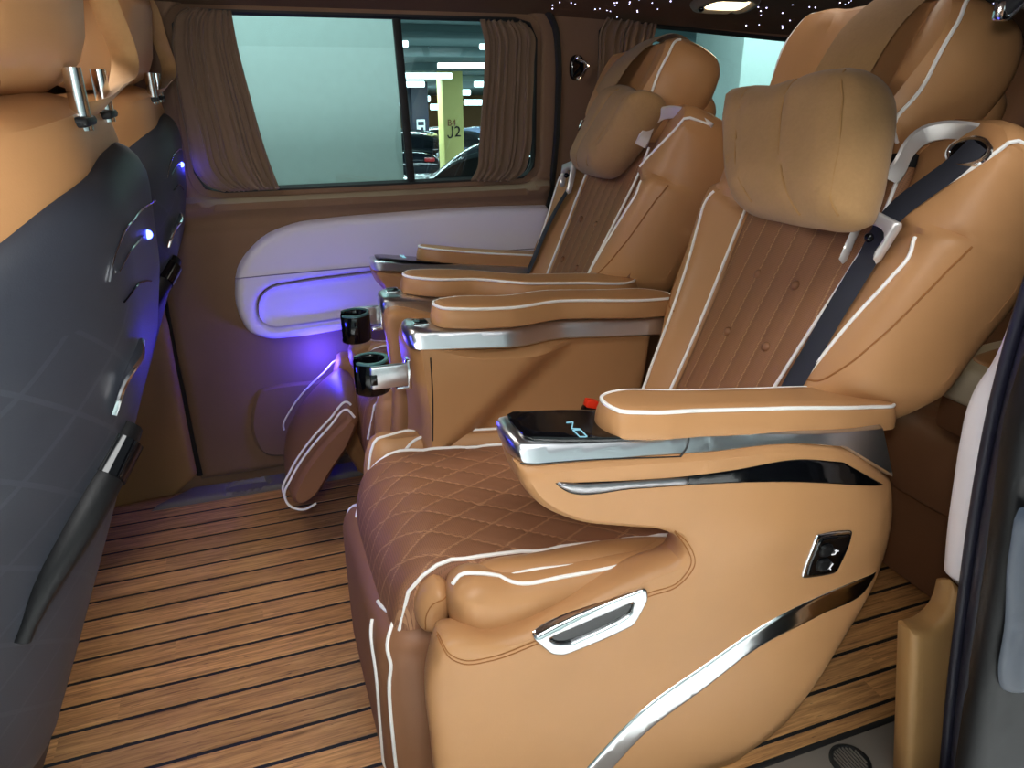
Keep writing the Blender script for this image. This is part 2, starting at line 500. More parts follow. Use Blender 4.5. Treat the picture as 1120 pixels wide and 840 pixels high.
def door_h(u, v, d):
    f = prof(d / .012)
    led = .032 * sstep((.868 - v) / .02) * (1 - sstep((.845 - v) / .055)) + .012 * sstep((.80 - v) / .03)
    low = .022 * sstep((.46 - v) / .05)
    return f * (.010 + led * sstep((d) / .02) + 0 * low)
mb = MB()
mb.puff(door_out, MW(WY), R=.012, T=.012, Rb=0, Tb=.0, h=.014, hgt=door_h, holes=[rrect(-.118, .864, .856, 1.318, .06)])
mb.build('door_panel', [TRIM], door)
# light insert with its pocket
ins = onY([(256, 310), (259, 290), (270, 272), (290, 254), (318, 243), (360, 237), (430, 231), (520, 225)], WY) + [(.885, .79, 'c'), (.872, .64, 'c'), (.86, .47, 'c')] + onY([(450, 348), (380, 357), (320, 366), (290, 367), (272, 360), (262, 345), (257, 328)], WY)
pock = cr(onY([(282, 335), (284, 322), (294, 312), (320, 306), (380, 298), (440, 290)], WY) + [(.62, .648), (.66, .62), (.655, .53), (.60, .50)] + onY([(440, 338), (380, 342), (320, 350), (297, 352), (286, 348)], WY), True, 6)
mb = MB()
mb.puff(ins, MW(WY), R=.016, T=.050, Tb=0, h=.012, holes=[pock])
mb.build('door_insert', [LILAC], door)
mb = MB(); mb.puff(pock, MW(WY), R=.02, T=.012, Tb=0, h=.02, raw=True, hgt=lambda u, v, d: .048 - .016 * prof(d / .03)); mb.build('door_pocket', [LILAC], door)
mb = MB(); P = onY([(257, 300), (310, 295), (380, 289), (440, 284)], WY) + [(.6, .665), (.872, .665)]
c = resample(cr(P, False), .01, False); mb.tube(np.stack([c[:, 0], np.full(len(c), WY - .0505), c[:, 1]], 1), .0016, 5); mb.build('insert_seam', [plain('grey_seam', srgb(120, 112, 126), .8)], door)
# seam across the lower door, speaker grille outline
mb = MB()
for P in ([(196, 329), (225, 326), (254, 323)],):
    c = resample(cr(onY(P, WY), False), .01, False); mb.tube(np.stack([c[:, 0], np.full(len(c), WY - .011), c[:, 1]], 1), .0016, 5)
mb.build('panel_seam', [RUBBER], door)
sp = cr(onY([(274, 470), (275, 440), (282, 422), (300, 417), (345, 412), (380, 410)], WY) + [(.22, .10, ), ] + onY([(312, 496), (288, 494)], WY), True, 5)
mb = MB(); mb.puff(sp, MW(WY), R=.012, T=.032, Tb=0, h=.02, raw=True); mb.build('speaker_cover', [TRIM], door)
# sliding-door seals
mb = MB()
for P in ([(184, 320), (188, 370), (202, 440), (212, 490), (219, 518)], [(585, 264), (598, 226), (604.5, 180), (609, 110), (609, 60), (605, 28), (592, 4)]):
    c = resample(cr(onY(P, WY), False), .015, False); mb.tube(np.stack([c[:, 0], np.full(len(c), WY - .006), c[:, 1]], 1), .011, 7)
mb.build('door_seal', [RUBBER], door)
# B-pillar trim in front of the door
mb = MB()
mb.puff(onY([(150, 300, 'c'), (178, 330, 'c'), (183, 345), (194, 400), (206, 460), (217, 518, 'c'), (193, 541, 'c'), (120, 556, 'c')], WY - .01), MW(WY), R=.02, T=.03, Tb=0, h=.02)
mb.build('trim_1', [TRIMT], kind='structure')
# sill plate with a moulded dish at the foot of the door
mb = MB()
mb.puff([(-.36, 2.045, 'c'), (.30, 2.045, 'c'), (.30, 2.125, 'c'), (-.25, 2.125, 'c')], lambda u, v, w: (u, v, w), R=.008, T=.016, Tb=0, h=.02, holes=[rrect(-.16, -.03, 2.06, 2.105, .018)])
mb.puff(rrect(-.162, -.028, 2.058, 2.107, .02), lambda u, v, w: (u, v, .002 + w), R=.01, T=.003, h=.02)
mb.build('trim_2', [GREYP], kind='structure')

TEAL = NT('tinted_glass')
lw = TEAL.n('ShaderNodeLayerWeight', i_Blend=.5); pw = TEAL.math('POWER', lw.outputs['Facing'], 4.); fr_ = TEAL.math('ADD', TEAL.math('MULTIPLY', pw, .6), .045); tr = TEAL.n('ShaderNodeBsdfTransparent'); tr.inputs[0].default_value = (.80, .93, .92, 1)
gl = TEAL.n('ShaderNodeBsdfGlossy'); gl.inputs['Roughness'].default_value = .0
ms = TEAL.n('ShaderNodeMixShader'); TEAL.l(fr_, ms.inputs[0]); TEAL.l(tr.outputs[0], ms.inputs[1]); TEAL.l(gl.outputs[0], ms.inputs[2]); TEAL.l(ms.outputs[0], TEAL.out.inputs[0])
TEAL = TEAL.m
def window(name, hole, bars):
    w = empty(name, (hole[:, 0].mean(), WY, hole[:, 1].min()), kind='structure')
    L = resample(hole, .02); m = MB()
    m.tube(np.stack([L[:, 0], np.full(len(L), WY + .012), L[:, 1]], 1), .013, 7, True); m.build('window_frame', [RUBBER], w)
    cen = L.mean(0); m = MB(); Q = cen + (L - cen) * 1.01; k = len(Q); m.add(np.vstack([np.stack([Q[:, 0], np.full(k, WY + o), Q[:, 1]], 1) for o in (.018, .022)]), [list(range(k)), list(range(2*k-1, k-1, -1))] + [[i, (i+1) % k, k + (i+1) % k, k + i] for i in range(k)]); m.build('pane', [TEAL], w)
    for x0, x1 in bars:
        m = MB(); zb, zt = hole[:, 1].min(), hole[:, 1].max(); zt = min(zt, 1.305)
        m.box(((x0 + x1) / 2, WY + .012, (zb + zt) / 2), (.022, .014, zt - zb), .003, Matrix.Rotation(-(x1 - x0) / (zt - zb), 3, 'Y')); m.build('window_divider', [RUBBER], w)
    return w
window('window_1', np.array(win1), [(.452, .470)])
window('window_2', np.array(win2), [])

# ceiling: headliner curving down to the side wall, with starlights
cpro = [(2.150, 1.309), (2.125, 1.316), (2.07, 1.352), (1.95, 1.388), (1.75, 1.41), (1.3, 1.42), (1.0, 1.41), (.80, 1.385), (.66, 1.335), (.60, 1.28)]
cp = resample(cr(cpro, False), .03, False)
def ceil_z(y): return np.interp(y, cp[::-1, 0], cp[::-1, 1])
def head_prof(x): return -.04 * sstep((x - .7) / 1.2)       # roof line drops a little towards the rear
mb = MB(); xs = np.linspace(-1.1, 2.5, 40); V = []; Fc = []
nP = len(cp)
for x in xs:
    for off in (0, .03):
        for yy, zz in cp: V.append((x, yy + (0 if off == 0 else .0), zz + off + head_prof(x) * sstep((yy - 1.6) / .45)))
for i in range(len(xs) - 1):
    a = i * 2 * nP; b = a + 2 * nP
    for k in range(nP - 1):
        Fc.append([a + k, a + k + 1, b + k + 1, b + k]); Fc.append([a + nP + k, b + nP + k, b + nP + k + 1, a + nP + k + 1])
    for k in (0, nP - 1): Fc.append([a + k, b + k, b + nP + k, a + nP + k])
mb.add(V, Fc); ceiling = mb.build('ceiling', [TRIMD], kind='structure')
STAR = emit('star_fibre', (.62, .60, 1, 1), 6)
st = []
rs = random.Random(5)
for i in range(420):
    y = rs.uniform(1.55, 2.115); x = rs.uniform(.85, 2.35)
    z = float(ceil_z(y)) + float(head_prof(x) * sstep((y - 1.6) / .45)) - .0005
    if abs(x - 1.37) < .13 and y > 1.88: continue
    st.append((x, y, z, rs.choice((.0012, .0016, .0016, .002, .0026))))
st.sort(key=lambda q: -q[3] / math.hypot(q[0], q[1]))
proto = {}
for i, (x, y, z, r) in enumerate(st[:100]):
    if r not in proto:
        m = MB(); m.sphere((0, 0, 0), r, 5); o = m.build('star_light', [STAR]); o.parent = ceiling; proto[r] = o
    else:
        o = proto[r].copy(); COL.objects.link(o); o.parent = ceiling
    o.location = Vector((x, y, z)) - Vector(ORIGIN[ceiling.name])
m = MB()
for x, y, z, r in st[100:]: m.sphere((x, y, z), r, 4)
o = m.build('star_light_field', [STAR], ceiling); o['kind'] = 'stuff'

# dome lamp on the headliner
def nrm_ceil(y):
    e = .01; dz = float(ceil_z(y + e) - ceil_z(y - e)) / (2 * e); n = Vector((0, dz, -1)); return n.normalized()
dl = empty('dome_light', (1.385, 2.01, 1.33), 'oval beige dome light glowing warm on the starlit ceiling above the rear side window', 'lamp')
dn = nrm_ceil(2.01); du = Vector((1, 0, 0)); dv = dn.cross(du)
zc = float(ceil_z(2.01)) + float(head_prof(1.385)) * .95
def MD(o): return lambda u, v, w: tuple((np.array((1.385, 2.01, zc)) )[k] + u * du[k] + v * dv[k] + (w + o) * dn[k] for k in range(3))
mb = MB(); mb.puff(rrect(-.105, .105, -.055, .055, .045), MD(-.006), R=.02, T=.024, Tb=0, h=.012, holes=[rrect(-.06, .07, -.034, .034, .02)]); mb.build('lamp_housing', [GREYP], dl)
mb = MB(); mb.puff(rrect(-.062, .072, -.036, .036, .02), MD(-.004), R=.012, T=.016, Tb=0, h=.012); mb.build('lamp_lens', [emit('warm_lens', (1, .80, .50, 1), 3.2)], dl)
mb = MB(); mb.sphere(tuple(np.array((1.385 - .083, 2.01, zc)) + np.array(dn) * .02), .009, 8); mb.build('switch', [GLOSS], dl)

# coat hook on the pillar
hk = empty('coat_hook', (1.0, WY - .01, 1.16), 'small chrome coat hook on a black oval plate on the brown pillar', 'hook')
h0 = onY([(634, 62), (632, 74), (628, 88), (643, 70)], WY - .01)
mb = MB(); mb.puff(rrect(h0[1][0] - .022, h0[1][0] + .022, h0[1][1] - .035, h0[1][1] + .035, .02), MW(WY), R=.008, T=.010, Tb=0, h=.006); mb.build('hook_plate', [GLOSS], hk)
mb = MB(); c0 = (h0[1][0], h0[1][1])
mb.tube(curve3([(c0[0] - .006, WY - .01, c0[1] + .024), (c0[0], WY - .022, c0[1] + .02), (c0[0] + .02, WY - .03, c0[1] + .008), (c0[0] + .006, WY - .036, c0[1] - .015), (c0[0] - .008, WY - .036, c0[1] - .028)], .003), .0045, 8)
mb.sphere((c0[0] - .008, WY - .036, c0[1] - .03), .008, 8); mb.sphere((c0[0] - .004, WY - .014, c0[1] + .026), .008, 8); mb.build('hook_arm', [CHROME], hk)

# curtains
def curtain(name, left, right, pleats, label, y0=WY - .03, amp=.010, seed=1, bow=.0, fold=1.):
    Lr = resample(cr(onY(left, y0), False), .012, False); n = len(Lr)
    Rr = np.array(resample(cr(onY(right, y0), False), .001, False)); Rr = Rr[np.linspace(0, len(Rr) - 1, n).astype(int)]
    m = MB(); K = 110; V = []; rr = random.Random(seed)
    ph = [rr.uniform(0, 6.28) for _ in range(6)]; wv = np.linspace(0, 1, K)
    warp = wv + .035 * np.sin(2 * np.pi * (2.3 * wv) + ph[0]) + .02 * np.sin(2 * np.pi * 4.1 * wv + ph[1])
    for i in range(n):
        t = i / (n - 1)
        for k in range(K):
            c = wv[k]; p = Lr[i] * (1 - c) + Rr[i] * c
            a = amp * (.45 + .55 * c ** fold)
            s_ = math.sin(2 * math.pi * pleats * warp[k] + ph[2] + .5 * math.sin(2.2 * t + ph[3]))
            dx = .35 * a * math.cos(2 * math.pi * pleats * warp[k] + ph[2])
            V.append((p[0] + dx, y0 - a * (.6 * s_ + .4 * abs(s_)) - bow * math.sin(math.pi * t), p[1] + .002 * s_))
    Fq = [[i*K+k, i*K+k+1, (i+1)*K+k+1, (i+1)*K+k] for i in range(n-1) for k in range(K-1)]
    m.add(V, Fq); o = m.build(name, [CURT], sharp=180)
    md = o.modifiers.new('solid', 'SOLIDIFY'); md.thickness = .004
    tag(o, label, 'curtain', None); return o
curtain('curtain', [(205, 9), (193, 16), (188, 34), (192, 90), (204, 150), (213, 188), (226, 203), (243, 209)], [(252, 13), (262, 60), (274, 105), (288, 155), (300, 190), (306, 207)], 10,
        'brown suede curtain gathered at the front end of the large side window', seed=4, fold=.7)
curtain('curtain', [(525, 22), (530, 45), (530, 80), (527, 120), (524, 160), (522, 185), (515, 198)], [(573, 24), (582, 34), (583, 70), (581, 120), (578, 170), (572, 188), (560, 198)], 7,
        'brown suede curtain gathered at the rear end of the large side window', seed=9, fold=.3)
curtain('curtain', [(664, 20), (657, 32), (655, 60), (653, 130), (651, 190)], [(716, 27), (709, 60), (700, 110), (690, 160), (680, 195)], 8,
        'brown curtain hanging behind the far seat at the small rear window', seed=2, fold=.4)
# ------------------------------------------------------------------ garage outside
GS = -.055                                        # the parking deck slopes gently away
def gz(y, h): return CH + h + GS * y              # height h measured from the eye level of the slope
def at(px, py, Y):
    return np.array(hit(px, py, (0, 1, 0), Y))
GWALL = plain('garage_panel', srgb(214, 232, 230), .7)
CONC = plain('garage_concrete', srgb(120, 128, 126), .6)
DARKC = plain('garage_ceiling_paint', srgb(120, 140, 142), .8)
YEL = plain('pillar_yellow', srgb(222, 212, 130), .6)
NAVYP = plain('pillar_navy', srgb(30, 36, 56), .6)
TUBE = emit('tube_light', (.82, .95, 1, 1), 5)
mb = MB(); V = []
for x, y in ((-12, 2.4), (40, 2.4), (40, 52), (-12, 52)): V.append((x, y, gz(y, -1.66)))
for x, y in ((-12, 2.4), (40, 2.4), (40, 52), (-12, 52)): V.append((x, y, gz(y, -1.9)))
mb.add(V, [[0, 1, 2, 3], [4, 7, 6, 5], [0, 4, 5, 1], [1, 5, 6, 2], [2, 6, 7, 3], [3, 7, 4, 0]]); mb.build('ground', [CONC], kind='structure')
mb = MB(); V = []
for h in (1.75, 2.0):
    for x, y in ((-12, 4.5), (40, 4.5), (40, 52), (-12, 52)): V.append((x, y, gz(y, h)))
mb.add(V, [[0, 3, 2, 1], [4, 5, 6, 7], [0, 1, 5, 4], [1, 2, 6, 5], [2, 3, 7, 6], [3, 0, 4, 7]])
for y in (9, 12, 15, 19, 24, 30): mb.box((14, y, gz(y, 1.64)), (52, .35, .24), .01)
for y in (7.5, 8.2, 10.3, 13.5): mb.tube(np.array([(-12, y, gz(y, 1.42)), (40, y, gz(y, 1.42))]), .06, 8)
mb.build('garage_ceiling', [DARKC], kind='structure')
mb = MB(); mb.box((14, 52, gz(52, 0)), (52, .2, 4.2), .01); mb.build('garage_wall', [plain('far_wall_paint', srgb(150, 110, 70), .8)], kind='structure')
# pale partition right beside the van, seen through the large window
e0 = at(437, 100, 3.0)
mb = MB(); mb.box((e0[0] - 2.5 + .0, 3.06, 1.3), (5.0, .12, 5.2), .01); mb.build('partition', [GWALL], kind='structure')
# column behind the rear window
a, b = at(812, 60, 4.6), at(868, 60, 4.6)
mb = MB(); mb.box(((a[0] + b[0]) / 2, 4.6 + .3, .6), (b[0] - a[0], .6, 4.0), .02); mb.build('column_square', [GWALL], kind='structure')
# J2 pillar
def pillar(name, x0, x1, Y, mats, band=None):
    a, b = at(x0, 150, Y), at(x1, 150, Y); w = b[0] - a[0]; cx = (a[0] + b[0]) / 2
    t = empty(name, (cx, Y + w / 2, gz(Y, -1.66)))
    m = MB(); m.box((cx, Y + w / 2, gz(Y, .05)), (w, w, 3.5), .03); m.build('shaft', [mats], t)
    return t, cx, w
def text_mesh(name, s, size, mat, parent, loc, rot):
    cu = bpy.data.curves.new('tmp', 'FONT'); cu.body = s; cu.size = size; cu.align_x = 'CENTER'; cu.align_y = 'CENTER'; cu.extrude = size * .02
    o = bpy.data.objects.new('tmp', cu); COL.objects.link(o); dg = bpy.context.evaluated_depsgraph_get(); dg.update()
    me = bpy.data.meshes.new_from_object(o.evaluated_get(dg)); bpy.data.objects.remove(o)
    me.materials.clear(); me.materials.append(mat)
    r = bpy.data.objects.new(name, me); COL.objects.link(r); r.parent = parent; r.location = Vector(loc) - Vector(ORIGIN[parent.name]); r.rotation_euler = rot; ORIGIN[r.name] = np.array(loc)
    return r
pj, cx, w = pillar('pillar', 485.5, 507.5, 26, YEL)
tag(pj, 'pale yellow garage pillar lettered J2 seen through the large window', 'pillar')
q = at(500.6, 144.5, 25.97); text_mesh('lettering', '2', .50, RUBBER, pj, tuple(q), (math.pi / 2, 0, 0))
q = at(492.6, 144.5, 25.96); m = MB(); c = resample(cr([(.07, .19), (.07, -.08), (.03, -.17), (-.05, -.18), (-.10, -.10)], False), .02, False); m.ribbon(np.stack([q[0] + c[:, 0], np.full(len(c), q[1]), q[2] + c[:, 1]], 1), np.cross(np.gradient(np.stack([c[:, 0], 0 * c[:, 0], c[:, 1]], 1), axis=0), np.array([0, 1., 0])), .05, .02); m.build('lettering', [RUBBER], pj)
q = at(494, 134.5, 25.97); text_mesh('lettering', 'B4', .30, plain('faded_red', srgb(150, 84, 60), .7), pj, tuple(q), (math.pi / 2, 0, 0))
pk, cx, w = pillar('pillar', 452, 470, 30, NAVYP)
tag(pk, 'dark navy garage pillar with a white notice left of the yellow J2 pillar', 'pillar')
mb = MB(); q = at(460.5, 138, 29.97); mb.box(tuple(q), (.34, .03, .50), .01); mb.box(tuple(at(461, 147, 29.97)), (.22, .03, .22), .01)
mb.build('notice', [plain('notice_white', srgb(225, 235, 240), .6)], pk)
mb = MB(); mb.box(tuple(at(460.5, 135, 29.94)), (.24, .03, .14), .01); mb.box(tuple(at(462, 141, 29.94)), (.1, .03, .12), .01); mb.build('notice_print', [NAVYP], pk)
for i, (x0, x1, yy) in enumerate([(479, 531, 72), (443, 494, 83), (438, 464, 92), (451, 470, 108), (437, 449, 113), (471, 484, 117), (484, 493, 100), (504, 514, 101), (508, 527, 112), (436, 446, 48), (525, 540, 51), (519, 530, 92), (481, 490, 105)]):
    Y = min(40, 960 / max(130 - yy, 8)); a, b = at(x0, yy, Y), at(x1, yy, Y)
    t = MB(); t.tube(np.array([a, b]), .004 * Y * .9, 8)
    o = t.build('fluorescent_tube', [TUBE]); tag(o, 'white fluorescent tube lit under the garage ceiling beyond the window', 'lamp', 'garage tube lights')
CARP = [plain('car_paint_black', srgb(16, 18, 26), .12), plain('car_paint_grey', srgb(70, 80, 100), .15)]
GLASSC = plain('car_window', srgb(10, 14, 18), .05)
TAIL = plain('tail_lamp', srgb(150, 20, 24), .3)
def car(px, Y, rz, label, paint, scale=1.):
    c = at(px, 140, Y); c[2] = gz(Y, -1.66)
    t = empty('car', tuple(c), label, 'car', None)
    side = [(-2.2, .32), (-2.25, .62), (-2.05, .92), (-1.5, 1.0), (-.95, 1.36), (-.2, 1.48), (.7, 1.42), (1.35, 1.02), (2.1, .86), (2.25, .6), (2.2, .32)]
    top = [(-1.42, 1.0), (-.9, 1.32), (-.2, 1.42), (.65, 1.36), (1.22, 1.0)]
    cs, sn = math.cos(rz), math.sin(rz)
    def M(u, v, w): return (c[0] + cs * u - sn * w, c[1] + sn * u + cs * w, c[2] + v)
    m = MB(); m.puff(side, M, R=.25, T=.9, Rb=.25, Tb=.9, h=.12); m.build('body', [paint], t)
    m = MB(); m.puff(top, lambda u, v, w: M(u, v, w), R=.1, T=.915, Rb=.1, Tb=.915, h=.12); m.build('window', [GLASSC], t)
    for sx in (-1.38, 1.4):
        for sy in (-1, 1):
            m = MB(); fr = np.array([[cs, sn, 0], [0, 0, 1.], [-sn * sy, cs * sy, 0]])
            m.lathe([(.001, .0), (.2, .02), (.22, .01), (.31, .01), (.33, -.03), (.33, -.2), (.001, -.2)], M(sx, .33, .88 * sy), frame=fr, n=20); m.build('wheel', [RUBBER], t)
    for sy in (-.6, .6):
        m = MB(); m.box(M(-2.2, .78, sy), (.1, .3, .12), .03, Matrix.Rotation(rz, 3, 'Z')); m.build('tail_lamp', [TAIL], t)
    return t
car(446, 24, 1.35, 'dark car parked left of the navy pillar seen through the window', CARP[0])
car(480, 34, 1.6, 'dark car parked between the navy and the yellow pillar', CARP[0])
car(527, 28, 1.9, 'dark car parked right of the yellow J2 pillar', CARP[1])
car(590, 8.6, 2.45, 'black car close outside, its arched roof against the rear curtain', CARP[0])

mb = MB(); mb.box((2, -4.2, .9), (16, .2, 3.4), .02); mb.build('garage_wall', [GWALL], kind='structure')  # unseen near-side wall, added to reflect in glass and chrome and bounce light
mb = MB(); mb.box((2, -1.8, -.60), (16, 4.8, .1), .01); mb.build('ground', [plain('white_floor_paint', srgb(226, 228, 226), .5)], kind='structure')
# ------------------------------------------------------------------ near side: opening, rear pillar, sill
NY = .62
pt = onY([(985, 845), (988, 690, 'c'), (1012, 684), (1024, 672), (1030, 655), (1033, 636, 'c'), (1054, 657, 'c'), (1046, 720), (1038, 764), (1032, 845)], NY)
P0 = pt
mb = MB(); pt = [(p[0] + .012,) + tuple(p[1:]) for p in pt]
mb = MB(); mb.puff([pt[1], pt[2], pt[3], pt[4], pt[5], pt[6], pt[7], pt[8], (pt[9][0], -.02, 'c'), (pt[0][0] + .01, -.02, 'c')], MW(NY), R=.012, T=.012, Rb=.01, Tb=.03, h=.012)
mb.build('trim_3', [TRIMT], kind='structure')
wt = onY([(1033, 636, 'c'), (1036, 600), (1044, 540), (1052, 490), (1060, 455), (1072, 428), (1088, 405), (1100, 380), (1112, 345), (1130, 290, 'c'), (1160, 290, 'c'), (1122, 385), (1098, 460), (1077, 560), (1062, 625), (1054, 657, 'c')], NY)
mb = MB(); mb.puff(wt, lambda u, v, w: (u + .018, NY + .005 - w, v), R=.03, T=.03, Rb=.01, Tb=.02, h=.012)
mb.build('trim_4', [WHITE], kind='structure')
mb = MB()     # rubber seal of the door aperture
c = resample(cr(onY([(1175, 250), (1150, 320), (1110, 455), (1092, 540), (1080, 610), (1068, 690), (1057, 770), (1048, 850), (1040, 920)], NY - .06), False), .015, False)
V3 = np.stack([c[:, 0], np.full(len(c), NY - .05), c[:, 1]], 1)
for dx, dy, r in ((0.030, .012, .015), (.052, -.005, .014), (.018, .03, .008)): mb.tube(V3 + np.array([dx, dy, 0]), r, 10)
mb.build('trim_5', [NAVY], kind='structure')
# wall behind the opening (rear quarter), seen edge-on
wl = onY([(1175, 250), (1150, 320), (1110, 455), (1092, 540), (1080, 610), (1068, 690), (1057, 770), (1048, 850), (1040, 920)], NY - .03)
mb = MB(); mb.puff([(x + .02, z, 'c') if i in (0, 8) else (x + .02, z) for i, (x, z) in enumerate(wl)] + [(2.5, -.15, 'c'), (2.5, 1.3, 'c'), (1.1, 1.3, 'c')], MW(NY - .0), R=.01, T=.012, Rb=.01, Tb=.02, h=.03)
mb.build('wall_left', [RUBBER], kind='structure')
# the open sliding door slid back along the outside
sd = empty('door_2', (1.25, NY - .16, 0), kind='structure')
so = onY([(1120, 470), (1106, 560), (1093, 650), (1078, 740), (1060, 850)], NY - .14)
mb = MB(); mb.puff([(x, z) for x, z in so] + [(so[-1][0] + .1, -.25, 'c'), (2.1, -.25, 'c'), (2.1, 1.25, 'c'), (so[0][0] + .12, 1.25, 'c')], MW(NY - .13), R=.02, T=.02, Rb=.01, Tb=.02, h=.03); mb.build('door_panel', [BLACK], sd)
mb = MB(); mb.puff(onY([(1122, 560), (1112, 600), (1105, 690), (1098, 745), (1101, 757), (1118, 762), (1140, 757), (1150, 560)], NY - .16), MW(NY - .152), R=.01, T=.006, Tb=0, h=.015); mb.build('door_handle_pocket', [plain('blue_grey_plastic', srgb(40, 48, 62), .5)], sd)
# sill step with speaker grille
mb = MB(); mb.box((.6, .645, -.018), (3.4, .20, .05), .006); mb.box((.6, .740, .002), (3.4, .012, .014), .002, mat=1)
mb.build('trim_6', [GREYP, RUBBER], kind='structure')
gr = empty('sill_grille', (.86, .60, .006), 'small round ribbed vent in the grey sill step at the bottom right', 'vent')
gc = onZ([(930, 832)], 0, .01)[0]
mb = MB(); mb.lathe([(.036, 0), (.036, .004), (.030, .006), (.028, .002), (.0005, .002)], (gc[0], gc[1], .007), n=32); mb.build('grille_ring', [RUBBER], gr)
mb = MB()
for k in range(-4, 5):
    hw = math.sqrt(max(0, .028**2 - (k * .006)**2)); mb.box((gc[0] + k * .006, gc[1], .0105), (.0022, 2 * hw, .004), .0008)
mb.build('grille_rib', [GREYP], gr)
# rear wall closes the cabin
mb = MB(); mb.box((2.5, 1.37, .66), (.06, 1.6, 1.4), .01); mb.build('wall_rear', [TRIMD], kind='structure')
# ------------------------------------------------------------------ captain seats
SC_Y = 1.07; MIR = 1.41
CA, SA = math.cos(RA), math.sin(RA)
def MBK(w0=0.): return lambda y, s, w: (BO[0] + SA * s - CA * (w + w0), y, BO[1] + CA * s + SA * (w + w0))
def bk(y, s, w): return (BO[0] + SA * s - CA * w, y, BO[1] + CA * s + SA * w)
def mirr(pts): return [(2 * SC_Y - p[0],) + tuple(p[1:]) for p in pts]
def quilt(u, v, px, py):
    a = np.abs(((u / px + v / py) % 1) - .5); b = np.abs(((u / px - v / py) % 1) - .5); d = np.minimum(a, b)
    return -np.exp(-(d / .07) ** 2)

def captain_seat(label, raised_rest, loc):
    seat = empty('captain_seat', loc, label, 'seat', None)
    # pedestal
    m = MB(); m.box((.50, 1.06, .10), (.40, .42, .19), .02); m.box((.50, 1.06, .005), (.46, .46, .012), .004); m.build('pedestal', [BLACK], seat)
    # outer side shell, one leather-wrapped sweep from floor to armrest
    sh = onY([(568, 512, 'c'), (574, 533), (590, 554), (627, 573), (690, 581), (728, 585)], .757) + onY([(745, 594), (743, 606), (712, 621), (668, 641), (617, 668), (570, 690), (535, 698), (508, 694), (484, 699)], .769) \
        + [(.163, .405), (.158, .25), (.172, .10), (.205, .02, 'c'), (.70, .004, 'c')] + onY([(850, 803), (892, 757), (932, 697), (964, 640), (984, 560), (983, 529, 'c'), (924, 490), (880, 486), (790, 495), (700, 501), (600, 509)], .757)
    def shell_h(u, v, d):
        w = .022 * prof(d / (.013 + .022 * sstep((.27 - u) / .06) * sstep((.44 - v) / .06) + .02 * sstep((u - .8) / .1)))
        bul = .016 * np.exp(-(((v - .50 + .10 * (u - .7)) / .07) ** 2)) * sstep((u - .5) / .25) + .018 * sstep((.36 - v) / .3) * sstep((u - .2) / .25)
        return w + (bul - .006 * sstep((v - .36) / .1) * 0) * sstep(d / .06)
    MS = lambda u, v, w: (u, .779 - w, v)
    m = MB(); S = m.puff(sh, MS, R=.035, T=.022, Rb=.02, Tb=.045, h=.0125, hgt=shell_h); shell = m.build('side_shell', [TAN], seat)
    def on_shell(pts, off=.001): 
        q = np.array([p[:2] for p in onY(pts, .758)]); return S(q, off)
    def shell_puff(m, outline, T, R, off=0., h=.008, holes=(), mat=0, Tb=.006):
        M = lambda u, v, w: tuple(np.moveaxis(S(np.stack([u, v], 1)), 1, 0) - np.array([[0], [1], [0]]) * (w + off))
        return m.puff(outline, M, R=R, T=T, Rb=.001, Tb=Tb, h=h, holes=holes, mat=mat)
    # stitched seam along the notch
    m = MB()
    for k in (0, 4):
        q = onY([(482, 702 + k), (492, 715 + k), (509, 722 + k), (533, 719 + k), (584, 701 + k), (640, 675 + k), (712, 647 + k), (740, 637 + k), (755 + k, 617), (751 + k, 598), (738, 582 - k * .4)], .758)
        c = resample(cr(q, False), .006, False); P = S(c, .0004); m.tube(P, .0009, 5)
    m.build_each('stitching', [THREAD], shell)
    # wedge slot with dark gloss trim
    w_o = onY([(607, 528, 'c'), (612, 533), (700, 534, 'c'), (755, 530), (860, 526), (968, 531, 'c'), (922, 505, 'c'), (872, 502), (800, 514), (755, 520), (640, 527)], .758)
    m = MB(); shell_puff(m, w_o, .002, .003, h=.007); wed = m.build('armrest_slot', [GLOSS], seat)
    m = MB(); shell_puff(m, onY([(608, 529), (613, 532.4), (700, 532.6, 'c'), (753, 529.4, 'c'), (753, 521, 'c'), (640, 528)], .758), .004, .003, h=.006); m.build('slot_trim', [STEELD], wed)
    # chrome pull handle
    hb = [tuple(p) for p in fil(onY([(580, 695), (706, 640), (708, 653), (692, 682), (616, 715), (601, 714)], .758), .008)]
    hh = fil(onY([(598, 696), (692, 656), (688, 669), (674, 678), (624, 700.5), (608, 701)], .758), .005)
    m = MB(); shell_puff(m, hb, .006, .004, h=.0045, holes=[hh]); hd = m.build('pull_handle', [CHROME], seat)
    m = MB(); shell_puff(m, [tuple(p) for p in hh], .0015, .003, h=.006); m.build('handle_recess', [GLOSS], hd)
    # switch panel
    sw = [tuple(p) for p in fil(onY([(873, 631), (883, 578), (924, 572.5), (913, 625)], .758), .009)]
    m = MB(); shell_puff(m, sw, .003, .003, h=.005); sp_ = m.build('switch_panel', [CHROME], seat)
    cen = np.mean([p[:2] for p in sw], 0)
    m = MB(); shell_puff(m, [tuple(cen + (np.array(p[:2]) - cen) * .89 + np.array([.0022, -.0005])) for p in sw], .005, .003, h=.005); m.build('switch_plate', [GLOSS], sp_)
    for yy in (594, 612):
        m = MB(); shell_puff(m, onY([(889, yy - 5), (900, yy - 7), (899, yy + 6), (888, yy + 8)], .758), .009, .003, h=.004); m.build('rocker_switch', [BLACK], sp_)
    m = MB()
    for pts in ([(900.5, 599.5), (904, 599), (905.2, 596), (907.5, 595)], [(903.5, 595.5), (905, 594)], [(904, 611), (901.5, 616), (897.6, 618)], [(899.5, 614.5), (902.5, 618)]):
        m.tube(on_shell(pts, .0065), .0011, 5)
